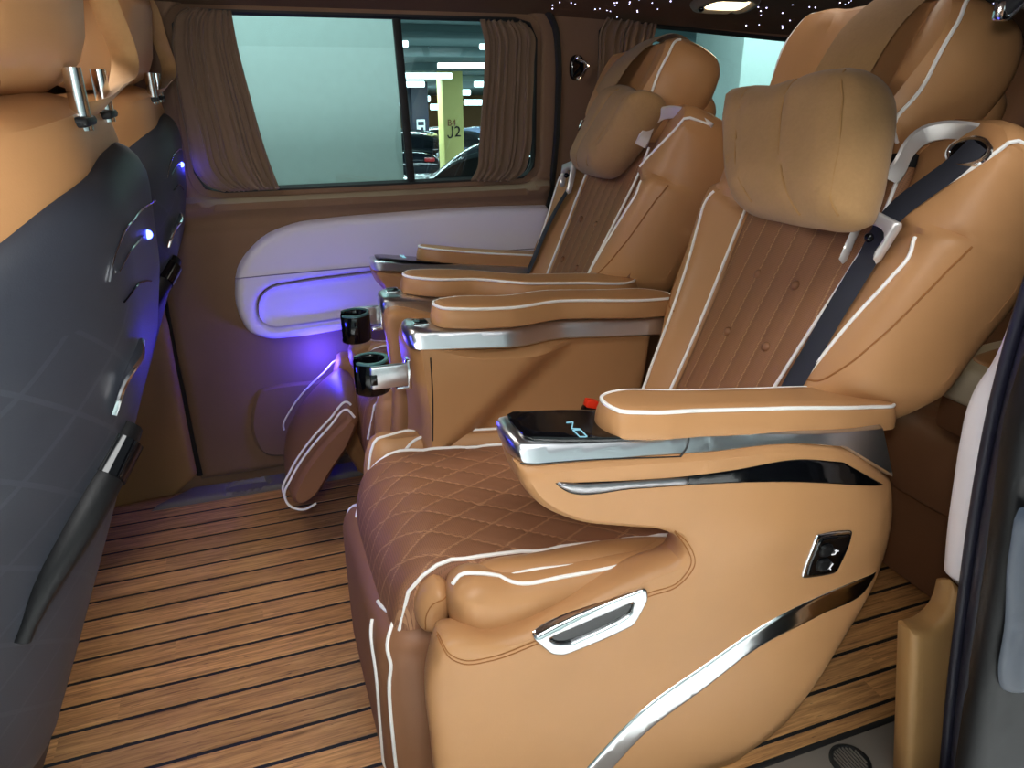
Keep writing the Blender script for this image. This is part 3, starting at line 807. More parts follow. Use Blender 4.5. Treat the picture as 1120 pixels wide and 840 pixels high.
    m.build_each('switch_icon', [ICON], sp_)
    # chrome blade sweeping up the shell
    bl = onY([(958, 625, 'c'), (946, 645), (895, 672), (820, 711), (770, 747), (700, 796), (656, 840), (628, 872, 'c'), (604, 872, 'c'), (632, 838), (695, 775), (770, 724), (845, 676), (900, 649)], .758)
    m = MB(); shell_puff(m, bl, .003, .006, h=.008, Tb=.004); m.build('blade_trim', [CHROME], seat)

    # ---- outer armrest: metal cap, glass tray, pad
    OSL = .155; zc = lambda x, k=.728: k - OSL * (x - .29)
    cap = onY([(568, 490), (567, 500), (570, 516, 'c'), (700, 506), (790, 500), (880, 490), (922, 492, 'c'), (982, 528, 'c'), (969, 464, 'c'), (900, 470), (760, 478), (640, 486), (580, 488)], .757)
    kf = lambda u: .80 + .20 * np.sqrt(sstep((u - .284) / .030))
    MC = lambda u, v, w: (u + .0 * w, .811 - w * kf(u) * (1 - np.where(w > 0, .30, 0.) * np.clip((v - zc(u, .690)) / .036, 0, 1) * (1 - sstep((u - .6) / .2))), v)
    m = MB(); m.puff(cap, MC, R=.007, T=.055, Rb=.007, Tb=.055, h=.009); capo = m.build('armrest_trim', [STEEL], seat)
    ab = onY([(570, 512, 'c'), (575, 532), (590, 552), (627, 571), (690, 580), (760, 575)], .757) + [(.86, .56), (.90, .62, 'c'), (.60, .645)]
    m = MB(); m.puff(ab, lambda u, v, w: (u, .815 - w, v), R=.012, T=.046, Rb=.012, Tb=.046, h=.014); m.build('armrest_body', [TAN], seat)
    # slim seam lines of the tray lid
    m = MB(); q = onY([(762, 478), (756, 492), (746, 501)], .757); c = resample(cr(q, False), .004, False); m.tube(np.stack([c[:, 0], MC(c[:, 0], c[:, 1], np.full(len(c), .0555))[1], c[:, 1]], 1), .0016, 5)
    q2 = onY([(572, 510), (640, 505), (746, 501)], .757)
    c = resample(cr(q2, False), .008, False); m.tube(np.stack([c[:, 0], MC(c[:, 0], c[:, 1], np.full(len(c), .0552))[1], c[:, 1]], 1), .0010, 5)
    m.build('lid_seam', [RUBBER], capo)
    glass = [tuple(p) for p in fil([(.300, .775), (.55, .775), (.56, .859), (.300, .859)], .018)]
    m = MB(); m.puff(glass, lambda u, v, w: (u, v, zc(u, .7285) + w), R=.003, T=.003, Rb=.001, Tb=.004, h=.012); gp = m.build('glass_panel', [GLOSS], seat)
    # ND mark on the glass
    m = MB()
    def gl(pts): 
        q = np.array(onZ(pts, OSL, .7325 + OSL * .29)); return np.stack([q[:, 0], q[:, 1], .7323 - OSL * (q[:, 0] - .29)], 1)
    for pts in ([(619.6, 462), (626.8, 461.4), (625.4, 468.6), (634.4, 469)], [(626.8, 470.2), (634, 477.5), (642.4, 477.5), (634.8, 469.7), (626.8, 470.2)]):
        P = gl(pts); m.tube(resample(P, .003, False), .0009, 5)
    m.build('glass_logo', [CYAN], gp)
    pad = [(.430, .772), (.418, .80), (.425, .83), (.46, .853), (.55, .858), (.70, .858), (.86, .855), (.925, .84), (.945, .81), (.93, .775), (.86, .763), (.70, .768), (.56, .770), (.47, .764)]
    M = lambda u, v, w: (u, v, zc(u, .7305) + .008 * sstep((u - .55) / .3) + w)
    m = MB(); Sp = m.puff(pad, M, R=.016, T=.037, Rb=.006, Tb=.004, h=.010, crown=.004); po = m.build('armrest_pad', [TAN], seat)
    m = MB(); lp = Sp.loop; cen = lp.mean(0); ins_ = []
    tn = np.roll(lp, -1, 0) - np.roll(lp, 1, 0); tn /= np.linalg.norm(tn, axis=1)[:, None]; nn = np.stack([-tn[:, 1], tn[:, 0]], 1)
    for sg in (1, -1):
        q = lp + nn * sg * .008
        if np.linalg.norm(q - cen, axis=1).mean() < np.linalg.norm(lp - cen, axis=1).mean(): ins_ = q
    m.tube(Sp(ins_, .001), .0030, 7, True); m.build('pad_piping', [PIPE], po)

    # ---- inner console: panel, metal cap, pad
    stp = lambda u: sstep((u - .44) / .15)
    con = [(.262, .70), (.262, .62), (.268, .53), (.258, .42), (.235, .30), (.225, .12), (.235, .02, 'c'), (.62, .02, 'c'), (.72, .25), (.80, .50), (.815, .645, 'c'), (.60, .662), (.40, .675)]
    def con_h(u, v, d):
        w = .118 * prof(d / .020) + 0 * u
        thr = .31 + (v - .50) * 1.2
        return w * (1 - .62 * sstep((u - thr) / .16))
    MI = lambda u, v, w: (u, 1.362 + .045 * stp(u) * 0 - w, v)
    m = MB(); Sc = m.puff(con, MI, R=.02, T=.118, Rb=.015, Tb=.022, h=.012, hgt=con_h); m.build('inner_console', [TAN], seat)
    m = MB(); c = resample(cr([(.292, .672), (.293, .60), (.289, .50)], False), .006, False); m.tube(Sc(c, .0), .0014, 5); m.build('console_seam', [RUBBER], seat)
    yin = lambda u: 1.292 + .044 * stp(u)
    zi = lambda u, k: k - .085 * (u - .23)
    wi = lambda u: .80 + .20 * np.sqrt(sstep((u - .252) / .03))
    capi = [(.256, .722), (.255, .70), (.260, .682, 'c'), (.45, zi(.45, .684)), (.62, zi(.62, .684)), (.84, zi(.84, .684), 'c'), (.84, zi(.84, .730), 'c'), (.45, zi(.45, .730)), (.285, zi(.285, .731)), (.266, .728)]
    m = MB(); m.puff(capi, lambda u, v, w: (u, yin(u) - w * wi(u) * (1 - np.where(w > 0, .30, .0) * np.clip((v - zi(u, .686)) / .044, 0, 1)), v), R=.009, T=.050, Rb=.009, Tb=.050, h=.009); ic = m.build('console_trim', [STEEL], seat)
    m = MB(); m.box((.286, 1.290, .7265), (.030, .034, .006), .002); m.build('control_bezel', [CHROME], ic)
    m = MB(); m.box((.286, 1.290, .7285), (.024, .028, .006), .002); m.build('control_display', [GLOSS], ic)
    padi = [(.318, -.035), (.306, -.01), (.312, .02), (.345, .042), (.50, .046), (.70, .046), (.83, .042), (.86, .01), (.85, -.03), (.80, -.046), (.62, -.046), (.46, -.046), (.36, -.047)]
    M = lambda u, v, w: (u, yin(u) + v, zi(u, .7335) + w)
    m = MB(); Si = m.puff(padi, M, R=.016, T=.036, Rb=.006, Tb=.004, h=.010, crown=.003); pi_ = m.build('console_pad', [TAN], seat)
    m = MB(); lp = Si.loop; cen = lp.mean(0)
    tn = np.roll(lp, -1, 0) - np.roll(lp, 1, 0); tn /= np.linalg.norm(tn, axis=1)[:, None]; nn = np.stack([-tn[:, 1], tn[:, 0]], 1)
    for sg in (1, -1):
        q = lp + nn * sg * .008
        if np.linalg.norm(q - cen, axis=1).mean() < np.linalg.norm(lp - cen, axis=1).mean(): ins_ = q
    m.tube(Si(ins_, .001), .003, 7, True); m.build('console_piping', [PIPE], pi_)
    # folding cup holder
    cx, cy, cz = .184, 1.262, .615; cd = .02 if raised_rest else 0.; cx += cd
    m = MB(); a0, a1 = math.radians(20), math.radians(325)
    m.lathe([(.022, 0), (.031, 0), (.034, .004), (.034, .056), (.031, .062), (.025, .062), (.023, .058), (.022, 0)], (cx, cy, cz), n=30, a0=math.radians(-150), a1=math.radians(150)); 
    m.lathe([(.0005, 0), (.031, 0), (.031, .004), (.0005, .004)], (cx, cy, cz), n=30)
    ch = m.build('cup_holder', [GLOSS], seat)
    m = MB(); m.lathe([(.0265, .060), (.0325, .060), (.0325, .064), (.0265, .064), (.0265, .060)], (cx, cy, cz), n=30, a0=math.radians(-150), a1=math.radians(150)); m.build('holder_rim', [plain('smoked_teal', srgb(70, 110, 112), .15)], ch)
    m = MB(); m.box((cd + .210, 1.222, .655), (.068, .012, .044), .004); m.build('holder_arm', [STEEL], ch)
    m = MB(); m.box((cd + .246, 1.230, .654), (.008, .026, .058), .003); m.box((cd + .235, 1.232, .627), (.026, .02, .007), .003); m.build('holder_bracket', [CHROME], ch)
    m = MB(); m.box((cd + .181, 1.2175, .653), (.012, .008, .020), .002); m.build('holder_latch', [GLOSS], ch)

    # ---- seat cushion
    sl = lambda u: -.115 * (u - .2)
    cf = .205 if raised_rest else .128
    cu = rrect(cf, .84, .868, 1.252, .03)
    def cush_h(u, v, d):
        f = prof(d / .018) * prof((u - cf + .010) / .115) 
        q = .0045 * quilt(u, v, .105, .062) * sstep((d - .012) / .02)
        return .130 * f + .010 * prof((v - .86) / .2) * prof((1.26 - v) / .2) * f + q * f
    M = lambda u, v, w: (u, v, .358 + sl(u) + w)
    m = MB(); Su = m.puff(cu, M, R=.02, T=.12, Rb=.02, Tb=.10, h=.0085, hgt=cush_h); cus = m.build('seat_cushion', [QUILT], seat)
    m = MB(); m.pipe(Su, [(cf + .0065, .877), (cf + .03, .877), (cf + .07, .877), (.4, .877), (.8, .877)], .0032, .002, h=.022); m.pipe(Su, [(cf + .0065, 1.243), (cf + .03, 1.243), (cf + .07, 1.243), (.4, 1.243), (.8, 1.243)], .0030, .002, h=.022); m.build_each('cushion_piping', [PIPE], cus)
    # inner bolster
    cg = .07 if raised_rest else 0.
    ib = [(.165 + cg, 1.262), (.155 + cg, 1.285), (.165 + cg, 1.318), (.3, 1.33), (.8, 1.33, 'c'), (.8, 1.25, 'c'), (.3, 1.250)]
    M = lambda u, v, w: (u, v, .38 + sl(u) + w)
    m = MB(); Sb = m.puff(ib, M, R=.03, T=.125, Rb=.02, Tb=.12, h=.011); bo = m.build('inner_bolster', [TAN], seat)
    m = MB(); m.pipe(Sb, [(.165 + cg, 1.270), (.185 + cg, 1.276), (.25 + cg, 1.305), (.4, 1.318), (.7, 1.318)], .0030); m.pipe(Sb, [(.235 + cg, 1.258), (.26 + cg, 1.27), (.34, 1.288), (.45, 1.292), (.7, 1.292)], .003); m.build_each('bolster_piping', [PIPE], bo)
    # outer bolster, seen through the notch of the shell
    ob = onY([(495, 676), (499, 655), (515, 643), (560, 641), (620, 632), (700, 617), (760, 610), (775, 640), (740, 665), (640, 715), (560, 720), (508, 708)], .80)
    M = lambda u, v, w: (u, .825 - w, v)
    m = MB(); So = m.puff(ob, M, R=.030, T=.032, Rb=.02, Tb=.05, h=.010, crown=.004); bo = m.build('outer_bolster', [TAN], seat)
    m = MB(); m.pipe(So, onY([(500, 650), (508, 640), (530, 638), (565, 642), (620, 634), (700, 619), (745, 613)], .80), .0031, .0012); m.build_each('bolster_piping', [PIPE], bo)
    mbnd = onY([(495, 672), (499, 655), (525, 634), (600, 617), (740, 599), (775, 603), (775, 650), (620, 668), (510, 690)], .83)
    m = MB(); M = lambda u, v, w: (u, .85 - w, v); Sm = m.puff(mbnd, M, R=.02, T=.022, Rb=.02, Tb=.03, h=.012); bo = m.build('cushion_side', [TAN2], seat)
    m = MB(); m.pipe(Sm, onY([(512, 645), (550, 631), (620, 619), (740, 604)], .83), .0026, .0012); m.build('side_piping', [PIPE], bo)
    # cushion nose at the front corner
    if not raised_rest:
     ns = onY([(459, 676), (466, 658), (482, 645), (497, 652), (494, 680), (484, 696), (465, 697)], .835)
     m = MB(); M = lambda u, v, w: (u, .862 - w, v); Sn = m.puff(ns, M, R=.02, T=.03, Rb=.01, Tb=.03, h=.008); no = m.build('cushion_nose', [TAN], seat)
     m = MB(); m.pipe(Sn, onY([(466, 690), (466, 675), (474, 660), (490, 653)], .835), .0009, .0005); m.build('stitching', [THREAD], no)

    # ---- calf rest
    if not raised_rest:
        M = lambda u, v, w: (.165 + .05 * (.4 - v) * 0 - w, u, v)
        o_ = rrect(.845, 1.285, .05, .395, .05)
        m = MB(); Sl = m.puff(o_, M, R=.045, T=.055, Rb=.01, Tb=.05, h=.012, crown=.012); lr = m.build('calf_rest', [BROWN], seat)
        m = MB(); m.pipe(Sl, [(.858, .30), (.862, .355), (.885, .385), (.95, .388)], .0030); m.pipe(Sl, [(.858, .30), (.856, .2), (.862, .09)], .0030); m.pipe(Sl, [(.905, .08), (.895, .2), (.90, .33), (.93, .372)], .0030)
        m.pipe(Sl, [(1.272, .08), (1.276, .2), (1.272, .34), (1.25, .385), (1.2, .390)], .0030); m.build_each('calf_piping', [PIPE], lr)
    else:
        Yn = 1.62; e = onY([(388, 449), (366, 466), (343, 492), (322, 525), (315, 545), (320, 556), (336, 560), (350, 553), (376, 518), (398, 482), (403, 458)], Yn)
        e = [(x, z) for x, z in e]
        yc = 2 * MIR - (Yn + .215); M = lambda u, v, w: (u - DX, yc + w, v)
        m = MB(); Sl = m.puff(e, M, R=.028, T=.215, Rb=.028, Tb=.215, h=.009); lr = m.build('calf_rest', [BROWN], seat)
        e2 = onY([(394, 456), (385, 447), (366, 466), (343, 492), (322, 525), (314, 546), (320, 557), (336, 561), (350, 554)], Yn)
        m = MB(); ce = np.mean([p[:2] for p in e], 0)
        for w_, k in ((.203, 0), (.168, 1)):
            c = resample(cr(e2, False), .006, False); tn = np.gradient(c, axis=0); tn /= np.linalg.norm(tn, axis=1)[:, None]
            nn = np.stack([tn[:, 1], -tn[:, 0]], 1); c = ce + (c - ce) * (.965 if k == 0 else 1.012)
            if k: c = c[3:-14]
            m.tube(np.stack([c[:, 0] - DX, np.full(len(c), yc + w_), c[:, 1]], 1), .0030, 7)
        c = resample(cr(e2, False), .006, False)[3:-16]; m.tube(np.stack([c[:, 0] - DX, np.full(len(c), yc - .2), c[:, 1]], 1), .003, 7)
        m.build_each('calf_piping', [PIPE], lr)

    # ---- backrest
    global BS; BS = -.055 if raised_rest else 0.
    half = [(1.07, -.03), (.87, -.02, ), (.815, .10), (.795, .30), (.785, .48), (.79, .60), (.83, .67), (.92, .70), (1.07, .705)]
    body = half + mirr(half[1:-1])[::-1]
    m = MB(); m.puff(body, MBK(), R=.03, T=.006, Rb=.07, Tb=.13, h=.016); m.build('backrest', [BROWN], seat)
    hp = [(1.07, -.02, 'c'), (.945, -.02, 'c'), (.945, .15), (.932, .30), (.913, .44), (.905, .54), (.915, .64), (.97, .68), (1.07, .685)]
    pan = hp + mirr(hp[1:-1])[::-1]
    def pan_h(y, s, d):
        g = np.abs(((y - SC_Y + .022) / .044 % 1) - .5)
        return .030 * prof(d / .025) - .0035 * np.exp(-(g / .09) ** 2) * sstep(d / .02)
    m = MB(); Sp = m.puff(pan, MBK(), R=.02, T=.03, Rb=.01, Tb=.01, h=.009, hgt=pan_h); cp_ = m.build('centre_panel', [CHAN], seat)
    for y, s in onB([(872, 313), (830, 300), (840, 380), (797, 363)], .025) + [(1.04, .14), (1.15, .13)]:
        m = MB(); p = Sp(np.array([[y, s]]), 0)[0]; fr = np.array([[0, 1, 0], [SA, 0, CA], [-CA, 0, SA]], float)
        m.lathe([(.0005, .0065), (.005, .006), (.0082, .0035), (.0092, .0), (.0080, -.003), (.0005, -.003)], p, frame=fr, n=14); m.build('button', [BROWN], cp_)
    m = MB()
    for s_ in (1, -1):
        P = curve3([bk(y if s_ == 1 else SC_Y + .985 * (SC_Y - y), v, .0305) for y, v in ((.9475, .0), (.946, .15), (.933, .30), (.915, .44), (.907, .54), (.914, .60))], .01)
        m.tube(P, .0031, 7)
    m.build_each('panel_piping', [PIPE], cp_)
    bol = [(.948, -.03), (.946, .15), (.932, .32), (.915, .45), (.905, .53), (.915, .62), (.93, .68), (.905, .712), (.84, .716), (.765, .705), (.718, .64), (.722, .53), (.742, .40), (.755, .32), (.78, .285), (.83, .225), (.87, .12), (.90, -.03)]
    rid = [(.905, -.03), (.885, .12), (.862, .26), (.832, .38), (.808, .45), (.797, .49), (.800, .518)]
    rid2 = [(.850, .54), (.820, .585), (.790, .62), (.760, .655), (.735, .69)]
    rx_ = lambda s: np.where(s < .534, np.interp(s, [q[1] for q in rid], [q[0] for q in rid]), np.interp(s, [q[1] for q in rid2], [q[0] for q in rid2]))
    bs_ = [q[1] for q in bol[:7]]; bi_ = [q[0] for q in bol[:7]]
    bo_s = [0., .25, .32, .40, .53, .64, .705, .716]; bo_y = [.79, .758, .752, .742, .722, .718, .745, .80]
    BB = .085; KI = .92
    def mir2(p): return [(SC_Y + KI * (SC_Y - q[0]),) + tuple(q[1:]) for q in p]
    def bol_top(y, s):
        yy = np.where(y > SC_Y, SC_Y - (y - SC_Y) / KI, y)
        rx = rx_(s); yi = np.interp(s, bs_, bi_); yo = np.interp(s, bo_s, bo_y)
        inn = np.clip((yi - yy) / np.maximum(yi - rx, .02), 0, 1)
        out = np.clip((rx - yy) / np.maximum(rx - yo, .02), 0, 1)
        pk = .040 * (1 - .25 * sstep((s - .5) / .15))
        base = .020 + pk * sstep(inn) ** .9
        Hh = (base + BB) * (1 - out ** 2.3) ** (1 / 2.0)
        return Hh - .007 * np.exp(-((s - .527 - .30 * (.80 - yy)) / .007) ** 2)
    def bol_h(y, s, d):
        return bol_top(y, s) * prof(d / .016) ** .6
    def wsurf(y, s):
        y = np.asarray(y, float); s = np.asarray(s, float)
        yy = np.where(y > SC_Y, 2 * SC_Y - y, y); yi = np.interp(s, bs_, bi_)
        return np.where(yy < yi, bol_top(y, s) - BB, .030)
    for s_ in (1, -1):
        o_ = bol if s_ == 1 else mir2(bol)
        m = MB(); Sb = m.puff(o_, MBK(-BB), R=.016, T=.1, Rb=.03, Tb=.045, h=.010, hgt=bol_h); bo = m.build('side_bolster', [TAN], seat)
        q = [(.898, .05)] + rid[1:-1] + [(.806, .517)]
        q2 = [(.846, .547)] + rid2[1:-1] + [(.742, .682)]
        m = MB(); m.pipe(Sb, q if s_ == 1 else mir2(q), .0030, .001); m.pipe(Sb, q2 if s_ == 1 else mir2(q2), .0030, .001); m.build_each('bolster_piping', [PIPE], bo)
        m = MB(); q = [(.868, .262), (.84, .268), (.815, .30), (.79, .36), (.768, .43), (.752, .49), (.744, .53)]
        m.pipe(Sb, q if s_ == 1 else mir2(q), .0016, .0); m.build('stitching', [THREAD], bo)
    # satin arch round the headrest foot
    ap = onB([(976, 198), (988, 186), (1000, 166), (1016, 149), (1040, 139), (1066, 138), (1092, 147)], .055); aw = [.062, .066, .068, .062, .045, .02, -.02]
    m = MB()
    for s_ in (1, -1):
        P = curve3([bk(2 * SC_Y - y if s_ < 0 else y, s_2, w) for (y, s_2), w in zip(ap, aw)], .008)
        sd = np.array([-CA * .55, .0, SA + .5]); m.ribbon(P, sd / np.linalg.norm(sd), .030, .007)
    m.build_each('shoulder_arch', [SILVER], seat)
    m = MB(); m.puff(rrect(.91, 1.23, .60, .705, .04), MBK(), R=.02, T=.036, Rb=.01, Tb=.08, h=.014); m.build('headrest_socket', [RUBBER], seat)
    # headrest
    RH = math.atan(.54); hc, hs = math.cos(RH), math.sin(RH)
    ho = np.array(bk(SC_Y, .585 if raised_rest else .618, .0))
    MH = lambda y, s, w: (ho[0] + hs * s - hc * w, y, ho[2] + hc * s + hs * w)
    hh_ = [(1.07, .015), (.98, .012), (.905, .035), (.875, .11), (.865, .19), (.89, .25), (.97, .275), (1.07, .28)]
    ho_ = hh_ + mirr(hh_[1:-1])[::-1]
    def head_h(y, s, d):
        yy = np.abs(y - SC_Y)
        return (.095 + .025 * sstep((yy - .07) / .09)) * prof(d / .045) - .006 * np.exp(-((yy - .105) / .008) ** 2)
    m = MB(); Sh = m.puff(ho_, MH, R=.05, T=.1, Rb=.06, Tb=.055, h=.012, hgt=head_h); hr = m.build('headrest', [TAN2], seat)
    m = MB(); q = [(.925, .03), (.902, .08), (.892, .14), (.892, .20), (.908, .245)]
    m.pipe(Sh, q, .0031, .002); m.pipe(Sh, mirr(q), .0031, .002); m.build_each('headrest_piping', [PIPE], hr)
    # rear fold of the headrest
    m = MB(); hb_ = [(1.07, .0), (.97, .0), (.90, .03), (.880, .10), (.89, .17), (.97, .20), (1.07, .205)]
    m.puff(hb_ + mirr(hb_[1:-1])[::-1], lambda y, s, w: MH(y, s, w - .045), R=.035, T=.035, Rb=.05, Tb=.05, h=.014); m.build('headrest_back', [TAN], hr)
    for yy in (1.00, 1.14):
        m = MB(); m.tube(np.array([bk(yy, .60, -.03), bk(yy, .70, -.035)]), .0075, 10); m.build('headrest_post', [CHROME], hr)
    # seat belt
    w0 = float(wsurf(*onB([(1062, 168)], .055)[0])); oc = onB([(1062, 168)], w0)[0]
    q = onB([(1074, 160)], w0) + [p[:2] for p in onB([(1040, 184), (1015, 204), (985, 228)], .06)] + [p[:2] for p in onB([(955, 268), (925, 325), (897, 378), (868, 428)], .055)]
    q.append((q[-1][0] - .004, q[-1][1] - .07)); q.append((q[-1][0] - .02, .03))
    qq = resample(cr(q, False), .012, False); ww = wsurf(qq[:, 0], qq[:, 1])
    ww = np.array([max(wsurf(qq[max(0, i-3):i+4, 0] + dy, qq[max(0, i-3):i+4, 1]).max() for dy in (-.015, 0, .015)) for i in range(len(qq))]) + .004
    ww = np.convolve(np.pad(ww, 2, mode='edge'), np.ones(5) / 5, 'valid')
    bp = [bk(a, b, c) for (a, b), c in zip(qq, ww)]
    kc = int(np.argmin(np.abs(qq[:, 1] - onB([(962, 256)], .06)[0][1])))
    P = np.array(bp); m = MB(); sd = np.array([0.10, 1, .30]); m.ribbon(P, sd / np.linalg.norm(sd), .040, .002); belt = m.build('seat_belt', [WEB], seat)
    # belt guide (silver clip) and shoulder outlet
    m = MB(); c0 = P[kc] + .011 * np.array([-CA, 0, SA]); ax = P[kc - 3] - P[kc + 3]; ax /= np.linalg.norm(ax)
    sd = np.array([.1, 1, .3]); sd -= ax * (sd @ ax); sd /= np.linalg.norm(sd); nn = np.cross(ax, sd); nn *= -1 if nn[0] > 0 else 1
    def G(u, v, w): return tuple(c0[k] + 1.22 * u * sd[k] + 1.2 * v * ax[k] + 1.3 * w * nn[k] for k in range(3))
    go = [(-.031, .028, 'c'), (.031, .028, 'c'), (.029, -.035), (.026, -.05, 'c'), (.0215, -.05, 'c'), (.0215, .006), (-.0215, .006), (-.0215, -.02), (-.028, -.03, 'c')]
    m.puff(go, G, R=.004, T=.008, Rb=.003, Tb=.006, h=.005); bg = m.build('belt_guide', [SILVER], belt)
    m = MB(); m.sphere(G(0, -.004, .004), .0075, 8); m.build('belt_stud', [GLOSS], belt)
    m = MB(); m.lathe([(.0005, .004), (.030, .004), (.034, 0), (.030, -.012), (.0005, -.012)], bk(oc[0], oc[1], w0 + .003), frame=np.array([[0, 1, 0], [SA * .62, 0, CA * .62], [-CA, 0, SA]]), n=24); m.build('belt_outlet', [GLOSS], belt)
    m = MB(); P = []
    for k in range(28):
        t = 2 * math.pi * k / 28; P.append(bk(oc[0] + .032 * math.cos(t), oc[1] + .020 * math.sin(t), w0 + .006))
    m.tube(np.array(P), .0040, 8, True); m.build('outlet_ring', [CHROME], belt)
    # buckle
    m = MB(); m.box((.60, 1.215, .50), (.03, .022, .075), .005, Matrix.Rotation(.3, 3, 'Y')); bu = m.build('buckle', [GLOSS], belt)
    m = MB(); m.box((.612, 1.214, .543), (.026, .020, .016), .003, Matrix.Rotation(.3, 3, 'Y')); m.build('buckle_button', [RED], bu)
    return seat, MH

def neck_pillow(label, loc, MH):
    t = empty('neck_pillow', loc, label, 'pillow', 'suede neck pillows')
    po_ = onB([(813, 120), (808, 140), (808, 175), (811, 210), (820, 233), (848, 242), (895, 250), (925, 252), (944, 243), (958, 212), (968, 165), (975, 120), (973, 98), (960, 84), (940, 83), (905, 90), (870, 100), (838, 101), (820, 108)], .16)
    ym = np.mean([p[0] for p in po_]); SEAM = []
    for c in ([(834, 108), (828, 150), (828, 185), (836, 228)], [(888, 98), (880, 135), (878, 180), (884, 240)], [(940, 88), (944, 120), (938, 175), (924, 240)]):
        c = sorted(onB(c, .18), key=lambda k: k[1]); SEAM.append(([k[0] for k in c], [k[1] for k in c]))
    def ph(y, s, d):
        b = .072 * prof(d / .055)
        k = (y - ym) / .16
        for c in SEAM: b = b - .006 * np.exp(-((y - np.interp(s, c[1], c[0])) / .008) ** 2) * sstep(d / .03)
        b = b + .006 * np.sin(22 * y + 9 * s) * sstep(d / .05) * .5
        return b
    m = MB(); S = m.puff(po_, lambda y, s, w: bk(y, s, w + .165), R=.055, T=.07, Rb=.05, Tb=.055, h=.011, hgt=ph); m.build('cushion', [SUEDE], t)
    m = MB()
    for c in SEAM:
        tt = np.linspace(c[1][0], c[1][-1], 40); qv = np.stack([np.interp(tt, c[1], c[0]), tt], 1); qv = qv[inside(qv, S.loop) & (segdist(qv, S.loop) > .004)]
        if len(qv) > 9: m.pipe(S, [tuple(k) for k in qv[::3]], .0019, .0004)
    m.build_each('pillow_seam', [plain('suede_seam', srgb(158, 118, 70), .9)], t)
    # strap running up over the headrest
    global XF
    if XF is not None: XF = mirror_far
    P = curve3([bk(1.03, .69, .13), MH(1.035, .11, .136), MH(1.04, .20, .122), MH(1.045, .285, .07), MH(1.045, .30, -.0), MH(1.045, .27, -.09), MH(1.045, .15, -.135), MH(1.045, .02, -.11)], .012)
    m = MB(); m.ribbon(P, np.array([0, 1., 0]), .125, .005); m.build('strap', [SUEDE], t)
    return t

DX = 0.; BS = 0.
near, MHf = captain_seat('tan leather captain seat nearest the open door, its whole side shell in view', False, (.47, 1.06, 0.))
neck_pillow('large tan suede pillow strapped to the headrest of the near captain seat', (1.0, 1.06, .9), MHf)
DX = .01
def mirror_far(V):
    V = V.copy(); V[:, 1] = 2 * MIR - V[:, 1]; V[:, 2] -= .08 * np.clip(V[:, 1] - 1.62, 0, 1) * sstep((V[:, 2] - .2) / .3); V[:, 0] += DX + BS + .07 * (V[:, 1] - (2 * MIR - SC_Y)); return V
XF = mirror_far
far, MHf = captain_seat('tan leather captain seat beside the far wall, with its calf rest raised', True, (.45, 1.80, 0.))
PIL = lambda V: V
def mirror_pillow(V):
    V = mirror_far(V); c = mirror_far(np.array([bk(1.0, .62, .165)]))[0]; return c + (V - c) * np.array([.9, .82, .96]) + np.array(PILD)
PILD = (.08, -.115, -.005)
XF = mirror_pillow
neck_pillow('tan suede pillow strapped to the headrest of the far captain seat by the side windows', (.98, 1.80, .9), MHf)
XF = None
# ------------------------------------------------------------------ front seats
zk = [0, .2, .45, .62, .80, .90, 1.06, 1.2]; xk = [-.50, -.41, -.305, -.235, -.165, -.145, -.135, -.13]
FC = .915
def XB(z, y=None): return np.interp(z, zk, xk)
def onF(pts, off=.014):
    out = []
    for q in pts:
        d = np.array(ray(*q)); t = np.linspace(.3, 2.2, 1500); P = np.array([0, 0, CH]) + t[:, None] * d
        f = P[:, 0] - MF(off)(P[:, 1], np.clip(P[:, 2], 0, 1.2), 0)[0]
        k = np.argmax(f <= 0) if (f <= 0).any() else np.argmin(np.abs(f)); out.append((P[k, 1], P[k, 2]))
    return out
DIAM = NT('embossed_black'); t = DIAM
tc = t.n('ShaderNodeTexCoord'); sp = t.n('ShaderNodeSeparateXYZ'); t.l(tc.outputs['UV'], sp.inputs[0])
def _ln(e): return t.math('ABSOLUTE', t.math('SUBTRACT', t.math('FRACT', e), .5))
dd = t.math('MINIMUM', _ln(t.math('ADD', t.math('DIVIDE', sp.outputs[0], .10), t.math('DIVIDE', sp.outputs[1] ,.085))), _ln(t.math('SUBTRACT', t.math('DIVIDE', sp.outputs[0], .10), t.math('DIVIDE', sp.outputs[1] ,.085))))
msk = t.math('MULTIPLY', t.math('LESS_THAN', dd, .035), t.math('MULTIPLY', t.math('LESS_THAN', sp.outputs[0], .86), t.math('LESS_THAN', sp.outputs[1], .93)))
t.l(t.mix(msk, srgb(42, 45, 54), srgb(50, 53, 62)), t.b.inputs['Base Color']); t.set(Roughness=.5)
t.bump(t.math('ADD', t.math('MULTIPLY', t.noise(520, 2), .5), msk), .2, .001); DIAM = t.m
def MF(off=0.): return lambda y, z, w: (XB(z) - .05 * np.clip((FC - .025 - y) / .15, 0, 2) ** 2 + w + off, y, z)
